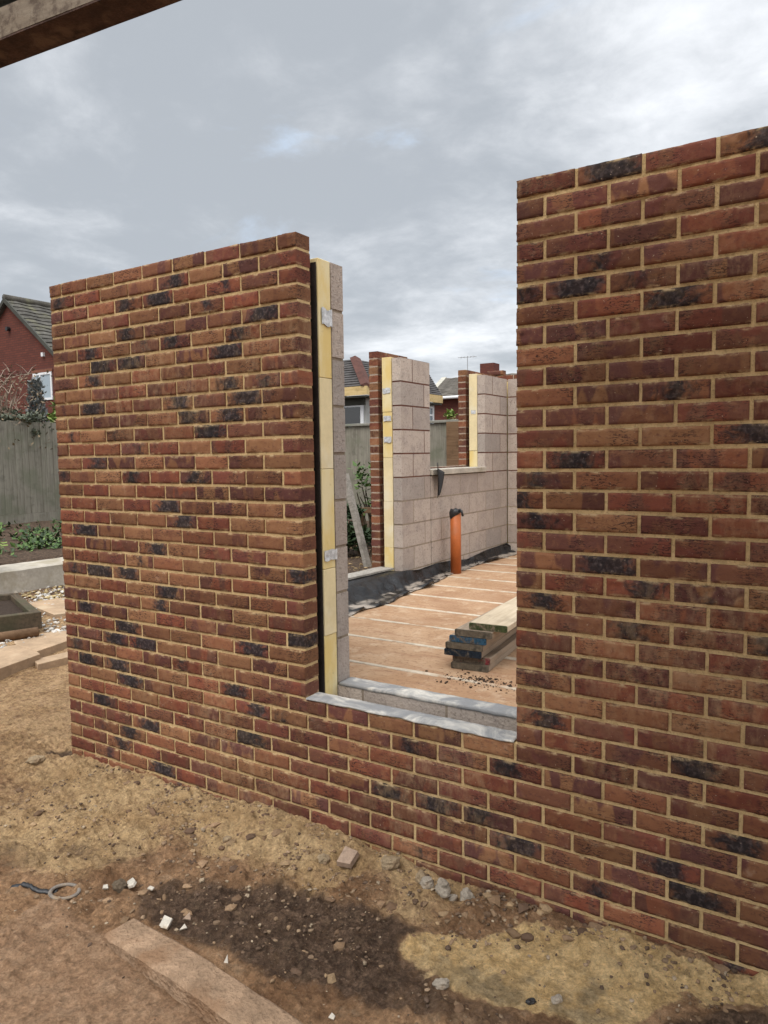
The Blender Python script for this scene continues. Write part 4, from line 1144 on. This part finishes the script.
for i, (y, mt, lab) in enumerate([(4.2, 'leaf', 'green climber on the fence top nearest the photo edge'), (4.75, 'leaf_grey', 'grey green climber spilling over the middle of the left fence'), (5.3, 'leaf_grey', 'grey green climber on the fence under the silvery conifer')]):
    shrub('climber', lab, (-8.75, y, 2.42), (.24, .42, .22), M[mt], 800, .03, .06, .6, 5, 'climber', None, 'climbers along the left fence')
# frond at frame edge
t = empty('fern', 'fern with bright arching fronds at the photo edge behind the planter', 'fern', (-4.0, 1.42, .5))
m = MB(); cs = []
for k in range(12):
    a = 2*math.pi*k/12 + random.uniform(-.2, .2); L = random.uniform(.45, .65); n = 9
    vs = []; fs = []
    for q in range(n+1):
        f = q/n; rr = L*f; z = .42*math.sin(min(1, f*1.15)*2.2)*.9; w = .055*math.sin(math.pi*min(1, f*.9+.1)) + .004
        c_, s_ = math.cos(a), math.sin(a)
        vs += [(c_*rr - s_*w, s_*rr + c_*w, z - .012), (c_*rr, s_*rr, z), (c_*rr + s_*w, s_*rr - c_*w, z - .012)]
    for q in range(n): fs += [(3*q, 3*q+3, 3*q+4, 3*q+1), (3*q+1, 3*q+4, 3*q+5, 3*q+2)]
    m.add(vs, fs); kk = random.random(); cs += [(kk, kk, kk, 1)]*len(vs)
m.obj('fronds', M['leaf_lime'], t, True, {'bc': ('FLOAT_COLOR', cs)})
# dark bush and weed beyond the doorway
shrub('dark_bush', 'dark green bush filling the gap behind the leaning timber', (-1.12, 4.85, .70), (.50, .36, .30), M['leaf_dark'], 2600, .03, .06, .42)
shrub('tall_weed', 'tall thin weed against the fence above the dark bush', (-1.50, 5.55, 1.15), (.26, .2, .42), M['leaf'], 330, .03, .065, .42, 7, 'weed')
pts = []
for i in range(1500):
    x = random.uniform(-2.2, -.05); y = random.uniform(2.6, 6); pts.append((x, y, g_full(x, y)+.004))
grit('dry_grass', pts, M['grit'], .008, .03, [(.36, .26, .14), (.28, .2, .1), (.2, .13, .08)], 'dry straw and crumbs on the ground outside the doorway', .3)

# ------------------------------------------------------------------ fences
def fence(name, label, A, B, z0, z1, gravel=.2, rail=False, post_face=1):
    A = Vector(A); B = Vector(B); L = (B-A).length
    t = empty(name, label, 'fence', (A.x, A.y, 0)); t.rotation_euler = (0, 0, math.atan2(B.y-A.y, B.x-A.x))
    m = MB(); x = 0
    while x < L:
        w = random.uniform(.105, .13); dz = random.uniform(-.012, .012); dy = random.uniform(0, .006)
        Mx = Matrix.Translation((x, dy, 0)) @ Matrix.Rotation(.08, 4, 'Z')
        m.box((0, -.008, z0+gravel+.004), (w+.012, .008, z1+dz), 0, Mx); x += w
    recalc(m.obj('board_panel', M['fence'], t))
    m = MB(); m.box((0, -.012, z0-.05), (L, .02, z0+gravel)); recalc(m.obj('gravel_board', M['fence'], t))
    if rail:
        m = MB(); m.box((0, -.05, z1+.002), (L, .05, z1+.05), 0, None, .006); recalc(m.obj('capping_rail', M['fence_rail'], t))
    k = 0; x = 0
    while x <= L:
        m = MB(); m.box((x-.045, .03, z0-.1), (x+.045, .12, z1+.06), 0, None, .005); recalc(m.obj('post', M['brown_wood'], t)); x += 1.83
    for zz in (z0+.45, z0+1.0, z1-.25):
        m = MB(); m.box((0, .022, zz), (L, .07, zz+.08)); recalc(m.obj('rail', M['brown_wood'], t))
    return t
fence('garden_fence', 'grey weathered board fence at left below the red gable house', (XF, -6, 0), (XF, 9.0, 0), .58, 2.40, .17)
f2 = fence('rear_fence', 'greenish grey board fence with pale capping rail behind the building', (XF, 9.05, 0), (9, 9.05, 0), .42, 2.27, .17, True)
# broken rail and post in front of the rear fence
plank('fallen_rail', (-1.95, 5.25, .93), (-.75, 5.30, 1.0), .05, .07, M['brown_wood'], 'brown horizontal rail fixed in front of the dark bush', 'rail')
m = MB(); m.box((-.035, -.035, -.2), (.035, .035, .52), 0, None, .006); o = recalc(m.obj('stub_post', M['brown_wood'])); o.location = (-1.42, 5.22, .45); tag(o, 'short brown post holding the rail behind the leaning timber', 'post')
m = MB(); m.box((-.16, -.03, .0), (.16, .03, 1.86), 0, None, .006); o = recalc(m.obj('brown_panel', M['brown_wood'])); o.location = (-1.88, 8.93, .42); o.rotation_euler = (0, 0, .05); tag(o, 'brown timber panel standing at the end of the greenish fence', 'panel')

# ------------------------------------------------------------------ houses
def tiled_roof(P, u, v, rows, mat, name, parent, thick=.05):
    """P eave corner, u along eave (vector), v up the slope (vector)"""
    m = MB(); P = Vector(P); u = Vector(u); v = Vector(v); n = u.cross(v).normalized()
    if n.z < 0: n = -n
    cols = 26
    for r in range(rows):
        a = P + v*(r/rows); b = P + v*((r+1.15)/rows)
        vs = []; fs = []
        for c in range(cols+1):
            f = c/cols; w = .012*(1 if c % 2 else -1) + .008*fbm(c*.7, r*1.3, 2)
            vs += [a + u*f + n*(thick+w), b + u*f + n*(thick*.35+w), a + u*f - n*.01]
        for c in range(cols):
            fs += [(3*c, 3*c+3, 3*c+4, 3*c+1), (3*c+2, 3*c+5, 3*c+3, 3*c)]
        m.add(vs, fs)
    e = [P, P+u, P+u+v, P+v]; m.add([q - n*.02 for q in e] + [q - n*.10 for q in e], [(0,1,2,3), (7,6,5,4), (0,4,5,1), (1,5,6,2), (2,6,7,3), (3,7,4,0)])
    return recalc(m.obj(name, mat, parent))
def window(parent, x0, x1, z0, z1, y, glass, mull=(.4,), trans=None):
    """window in a wall facing -y, at plane y; frame and pane as part / sub-part"""
    m = MB(); f = .07
    m.box((x0, y-.03, z0), (x1, y+.05, z0+f)); m.box((x0, y-.03, z1-f), (x1, y+.05, z1))
    m.box((x0, y-.03, z0+f), (x0+f, y+.05, z1-f)); m.box((x1-f, y-.03, z0+f), (x1, y+.05, z1-f))
    for q in mull: xm = x0 + (x1-x0)*q; m.box((xm-f*.45, y-.028, z0+f), (xm+f*.45, y+.05, z1-f))
    if trans: zm = z0 + (z1-z0)*trans; m.box((x0+f, y-.026, zm-.03), (x1-f, y+.05, zm+.03))
    w = recalc(m.obj('window', M['upvc'], parent))
    m = MB(); m.box((x0+f*.5, y-.005, z0+f*.5), (x1-f*.5, y+.03, z1-f*.5)); m.obj('pane', glass, w)
    return w
# red gable house beyond the left fence
HX, HY, HZ = -19.63, 11.58, 7.0
h = empty('gable_house', 'red brick house with a steep grey tiled roof beyond the left fence', 'house', (HX, HY, 0))
half, eave = 4.1, 3.8
m = MB(); m.prism([(-half+.25, -.2), (half-.25, -.2), (half-.25, eave+.1), (0, HZ-.12), (-half+.25, eave+.1)], 0, 9.0); recalc(m.obj('wall', M['house_brick_x'], h))
m = MB(); m.box((-half+.22, -.02, 4.62-.07), (half-.22, -.001, 4.62+.03)); recalc(m.obj('string_course', simple('dark_brick_band', (.11, .04, .032), .9), h))
sl = Vector((-half, 0, HZ-eave))
rf = tiled_roof((half, -.12, eave), (0, 9.3, 0), sl, 22, M['roof'], 'roof', h)
rf2 = tiled_roof((-half, -.12, eave), (0, 9.3, 0), (half, 0, HZ-eave), 22, M['roof'], 'roof', h)
m = MB(); m.tube([(0, -.14, HZ+.06), (0, 9.2, HZ+.06)], .11, 8); recalc(m.obj('ridge_tiles', M['roof'], rf, True))
for s_ in (1, -1):
    m = MB(); m.prism([(s_*(half+.02), eave-.09), (s_*(half+.02), eave+.05), (0, HZ+.05), (0, HZ-.10)], -.16, -.10); recalc(m.obj('verge_board', M['soffit'], h))
window(h, 1.20, 2.20, 3.62, 4.50, 0, mat_glass('curtained_glass', (.30, .36, .40)), (.38,))
m = MB(); m.box((1.15, -.03, 4.505), (2.25, -.004, 4.6)); m.obj('lintel', simple('soldier_brick', (.19, .08, .05), .9), h)
m = MB(); m.tube([(0, -.12, 6.05), (.0, .02, 6.05)], .07, 10); m.obj('vent', M['black_plastic'], h)
m = MB(); m.box((1.78, -.08, 5.0), (1.88, -.0, 5.12)); m.obj('lamp', M['upvc'], h)

# bungalow behind the rear fence: hipped slate roof with red hip tiles over a yellow fascia
b = empty('bungalow', 'low grey bungalow with yellow fascia and dark window behind the rear fence', 'house', (0, 0, 0))
EX, EY, EZ, RX, RZ, RY0, RY1 = -6.02, 12.40, 3.40, -6.98, 4.22, 13.35, 17.3
m = MB(); m.box((-12.0, EY + .35, .2), (EX - .25, RY1 - .9, 3.20)); recalc(m.obj('wall', M['render'], b))
def roof_quad(name, P, rows_):
    """P: eave a, eave b, top b, top a; stepped slate courses"""
    m = MB(); A_, B_, C_, D_ = [Vector(q) for q in P]; n = (B_-A_).cross(D_-A_).normalized()
    if n.z < 0: n = -n
    for r in range(rows_):
        f0, f1 = r/rows_, min(1, (r+1.12)/rows_); cols = 14; vs = []; fs = []
        a0, b0, a1, b1 = A_.lerp(D_, f0), B_.lerp(C_, f0), A_.lerp(D_, f1), B_.lerp(C_, f1)
        for c in range(cols+1):
            k = c/cols; w_ = .006*fbm(c*.9, r*1.7, 3); vs += [a0.lerp(b0, k) + n*(.03+w_), a1.lerp(b1, k) + n*(.008+w_), a0.lerp(b0, k) - n*.01]
        for c in range(cols): fs += [(3*c, 3*c+3, 3*c+4, 3*c+1), (3*c+2, 3*c+5, 3*c+3, 3*c)]
        m.add(vs, fs)
    e = [A_, B_, C_, D_]; m.add([q - n*.012 for q in e] + [q - n*.06 for q in e], [(0,1,2,3), (7,6,5,4), (0,4,5,1), (1,5,6,2), (2,6,7,3), (3,7,4,0)])
    return recalc(m.obj(name, M['roof_dark'], b))
roof_quad('roof', [(EX, EY, EZ), (EX, RY1 - .9, EZ), (RX, RY1, RZ), (RX, RY0, RZ)], 12)
roof_quad('roof', [(-12, EY, EZ), (EX, EY, EZ), (RX, RY0, RZ), (-12, RY0, RZ)], 12)
roof_quad('roof', [(-12, RY0 + 1.2, EZ + .02), (-12, RY1, EZ + .02), (RX, RY1, RZ - .01), (RX, RY0, RZ - .01)], 8)
m = MB(); hp = [Vector((EX, EY, EZ + .02)), Vector((RX, RY0, RZ + .03))]; sdv = Vector((.11, .09, -.012))
m.add([hp[0] - sdv, hp[0] + Vector((0, 0, .07)), hp[0] + sdv, hp[1] - sdv, hp[1] + Vector((0, 0, .07)), hp[1] + sdv, hp[0] - Vector((0, 0, .05)), hp[1] - Vector((0, 0, .05))], [(0,1,4,3), (1,2,5,4), (2,6,7,5), (6,0,3,7), (0,6,2,1), (3,4,5,7)])
recalc(m.obj('hip_tiles', simple('red_hip_tile', (.085, .038, .03), .9, .35, 6, .4), b))
m = MB(); m.box((-12, EY - .03, EZ - .21), (EX + .03, EY, EZ + .005)); m.box((EX, EY + .001, EZ - .21), (EX + .03, RY1 - .9, EZ + .003)); recalc(m.obj('fascia', M['pale_wood'], b))
m = MB(); m.box((-12, EY + .002, EZ - .26), (EX - .002, EY + .34, EZ - .215)); m.box((EX - .24, EY + .36, EZ - .26), (EX - .002, RY1 - .9, EZ - .215)); m.box((-12, EY + .28, 2.98), (EX - .26, EY + .345, EZ - .262)); recalc(m.obj('soffit', M['soffit'], b))
m = MB(); m.box((-7.3, EY + .31, 2.02), (-6.33, EY + .345, 2.97)); w = recalc(m.obj('dark_window', M['upvc'], b)); m = MB(); m.box((-7.28, EY + .295, 2.05), (-6.42, EY + .309, 2.93)); m.obj('pane', M['glass_dark'], w)
m = MB()
for (y0, y1, z0, z1) in ((15.0, 15.06, 2.35, 3.1), (16.24, 16.3, 2.35, 3.1), (15.06, 16.24, 2.35, 2.41), (15.06, 16.24, 3.04, 3.1), (15.84, 15.9, 2.41, 3.04), (15.9, 16.24, 2.82, 2.87)): m.box((EX - .28, y0, z0), (EX - .22, y1, z1))
w = recalc(m.obj('window', M['upvc'], b)); m = MB(); m.box((EX - .262, 15.03, 2.38), (EX - .24, 16.27, 3.07)); m.obj('pane', M['glass'], w)

# red brick house further off with white gutter, chimney and aerial
h2 = empty('far_house', 'distant red brick house with white gutter and pale roof verge', 'house', (-13.4, 28.6, 0))
m = MB(); m.box((.45, .2, 0), (6.5, 7.0, 4.40)); recalc(m.obj('wall', M['house_brick_x'], h2))
tiled_roof((.2, -.1, 4.42), (6.6, 0, 0), (-.4, 2.6, 1.15), 16, simple('brown_grey_tile', (.15, .135, .115), .9, .4, 3, .4), 'roof', h2)
m = MB(); m.tube([(.15, -.16, 4.38), (6.7, -.16, 4.38)], .07, 8); m.obj('gutter', M['upvc'], h2, True)
m = MB(); m.tube([(2.32, .14, .2), (2.32, .14, 4.35)], .05, 8); m.obj('downpipe', M['upvc'], h2, True)
m = MB(); m.add([(.15, -.12, 4.5), (.42, -.12, 4.5), (.02, 2.5, 5.66), (-.25, 2.5, 5.66), (.15, -.12, 4.42), (.42, -.12, 4.42), (.02, 2.5, 5.56), (-.25, 2.5, 5.56)], [(0,1,2,3), (7,6,5,4), (0,4,5,1), (1,5,6,2), (2,6,7,3), (3,7,4,0)]); recalc(m.obj('verge', M['verge'], h2))
m = MB(); m.box((1.85, 2.6, 4.9), (2.6, 3.3, 6.2)); recalc(m.obj('chimney', M['house_brick_x'], h2))
an = MB(); an.tube([(1.45, 2.0, 5.0), (1.45, 2.0, 6.55)], .018, 6); an.tube([(1.0, 1.9, 6.5), (1.9, 2.1, 6.5)], .014, 6)
for q in range(6): an.tube([(1.05+.16*q, 1.75, 6.5), (1.05+.16*q, 2.2, 6.5)], .009, 4)
an.obj('aerial', M['aerial'], h2)
shrub('far_shrub', 'small green shrub peeping over the fence before the brick house', (-7.2, 19.6, 2.6), (.5, .5, .45), M['leaf_lime'], 900, .05, .1, .4)

# ------------------------------------------------------------------ world, sun, camera
SE, SA = math.radians(56), math.radians(172)      # elevation; azimuth clockwise from +y
w = bpy.data.worlds.new('World'); scene.world = w; w.use_nodes = True
nt = w.node_tree; nt.nodes.clear(); LN = nt.links.new
def wn(ty, **kw):
    n = nt.nodes.new(ty)
    for k, v in kw.items(): setattr(n, k, v)
    return n
def wm(op, a, b=0.0, clamp=False):
    n = wn('ShaderNodeMath', operation=op, use_clamp=clamp)
    for i, v in enumerate((a, b)):
        if isinstance(v, bpy.types.NodeSocket): LN(v, n.inputs[i])
        else: n.inputs[i].default_value = v
    return n.outputs[0]
def wr(v, a, b, c, d):
    n = wn('ShaderNodeMapRange', interpolation_type='SMOOTHSTEP'); LN(v, n.inputs['Value'])
    for k, x in zip(('From Min', 'From Max', 'To Min', 'To Max'), (a, b, c, d)): n.inputs[k].default_value = x
    return n.outputs[0]
def wmix(f, a, b):
    n = wn('ShaderNodeMix', data_type='RGBA')
    for i, v in ((0, f), (6, a), (7, b)):
        if isinstance(v, bpy.types.NodeSocket): LN(v, n.inputs[i])
        else: n.inputs[i].default_value = v if i == 0 else (*v, 1)
    return n.outputs[2]
sky = wn('ShaderNodeTexSky', sky_type='NISHITA', sun_disc=False); sky.sun_elevation = SE; sky.sun_rotation = SA; sky.dust_density = 1.5
tc = wn('ShaderNodeTexCoord'); sp = wn('ShaderNodeSeparateXYZ'); LN(tc.outputs['Generated'], sp.inputs[0])
zc = wm('ADD', wm('MAXIMUM', sp.outputs[2], 0.0), .16)
cx_ = wm('DIVIDE', sp.outputs[0], zc); cy_ = wm('DIVIDE', sp.outputs[1], zc)
cb = wn('ShaderNodeCombineXYZ'); LN(cx_, cb.inputs[0]); LN(cy_, cb.inputs[1])
def wnoise(scale, detail, rough, dist=0.0, off=0.0):
    n = wn('ShaderNodeTexNoise'); LN(cb.outputs[0], n.inputs['Vector'])
    if off:
        a = wn('ShaderNodeVectorMath', operation='ADD'); LN(cb.outputs[0], a.inputs[0]); a.inputs[1].default_value = (off, off*.7, 0); LN(a.outputs[0], n.inputs['Vector'])
    n.inputs['Scale'].default_value = scale; n.inputs['Detail'].default_value = detail; n.inputs['Roughness'].default_value = rough; n.inputs['Distortion'].default_value = dist
    return n.outputs['Fac']
big = wnoise(.46, 7, .52, .4, 3.1); mid = wnoise(1.35, 8, .58, .25, 11.0); fine = wnoise(5.0, 8, .65, .4, 5.0)
f = wm('ADD', wm('ADD', wm('MULTIPLY', big, .55), wm('MULTIPLY', mid, .34)), wm('MULTIPLY', fine, .11))
el = wm('SUBTRACT', sp.outputs[2], .31)
band = wm('POWER', 2.718, wm('MULTIPLY', wm('MULTIPLY', el, el), -60.0))
f = wm('ADD', wm('SUBTRACT', f, wm('MULTIPLY', band, .030)), wm('MULTIPLY', sp.outputs[0], .05))
lum = wr(f, .365, .575, 0.0, 1.0)
cloud = wmix(lum, (2.3, 2.46, 2.65), (5.7, 5.8, 5.95))
blue = wm('MULTIPLY', wr(wnoise(1.1, 7, .6, .5, 21.0), .57, .70, 0, .6), wr(sp.outputs[2], .08, .3, .35, 1.0))
cloud = wmix(blue, cloud, (3.3, 4.1, 5.2))
# overcast luminance: brighter overhead
zen = wr(sp.outputs[2], .50, 1.0, 1.0, 3.2)
zm = wn('ShaderNodeMix', data_type='RGBA', blend_type='MULTIPLY'); zm.inputs[0].default_value = 1.0; LN(cloud, zm.inputs[6])
cz = wn('ShaderNodeCombineColor'); [LN(zen, cz.inputs[i]) for i in range(3)]; LN(cz.outputs[0], zm.inputs[7])
final = wmix(.95, sky.outputs[0], zm.outputs[2])
bg = wn('ShaderNodeBackground'); LN(final, bg.inputs[0]); bg.inputs[1].default_value = .14
out = wn('ShaderNodeOutputWorld'); LN(bg.outputs[0], out.inputs[0])

sd = bpy.data.lights.new('sun', 'SUN'); sd.energy = 1.5; sd.angle = math.radians(35); sd.color = (1, .95, .88)
so = bpy.data.objects.new('sun', sd); COL.objects.link(so)
dv = Vector((math.sin(SA)*math.cos(SE), math.cos(SA)*math.cos(SE), math.sin(SE)))
so.rotation_euler = dv.to_track_quat('Z', 'Y').to_euler(); so.location = dv*30

yaw, pit, rol = .560579091, -.0791426923, .0140429169
Rm = Matrix.Rotation(yaw, 3, 'Z') @ Matrix.Rotation(pit, 3, 'X') @ Matrix.Rotation(rol, 3, 'Y')
r_, f_, u_ = Rm @ Vector((1, 0, 0)), Rm @ Vector((0, 1, 0)), Rm @ Vector((0, 0, 1))
cd = bpy.data.cameras.new('camera'); cd.sensor_fit = 'VERTICAL'; cd.sensor_height = 24.0; cd.lens = 24*723.06/1024; cd.clip_end = 600; cd.clip_start = .05
co = bpy.data.objects.new('camera', cd); COL.objects.link(co)
Mw = Matrix((( r_.x, u_.x, -f_.x), (r_.y, u_.y, -f_.y), (r_.z, u_.z, -f_.z))).to_4x4(); Mw.translation = Vector((3.83098455, -2.55522823, 1.71884925))
co.matrix_world = Mw; scene.camera = co

vs_ = scene.view_settings; vs_.view_transform = 'Standard'; vs_.look = 'None'; vs_.gamma = 1.0; vs_.use_curve_mapping = False; vs_.exposure = 0.62
scene.render.engine = 'CYCLES'; scene.cycles.max_bounces = 6; scene.cycles.use_denoising = True
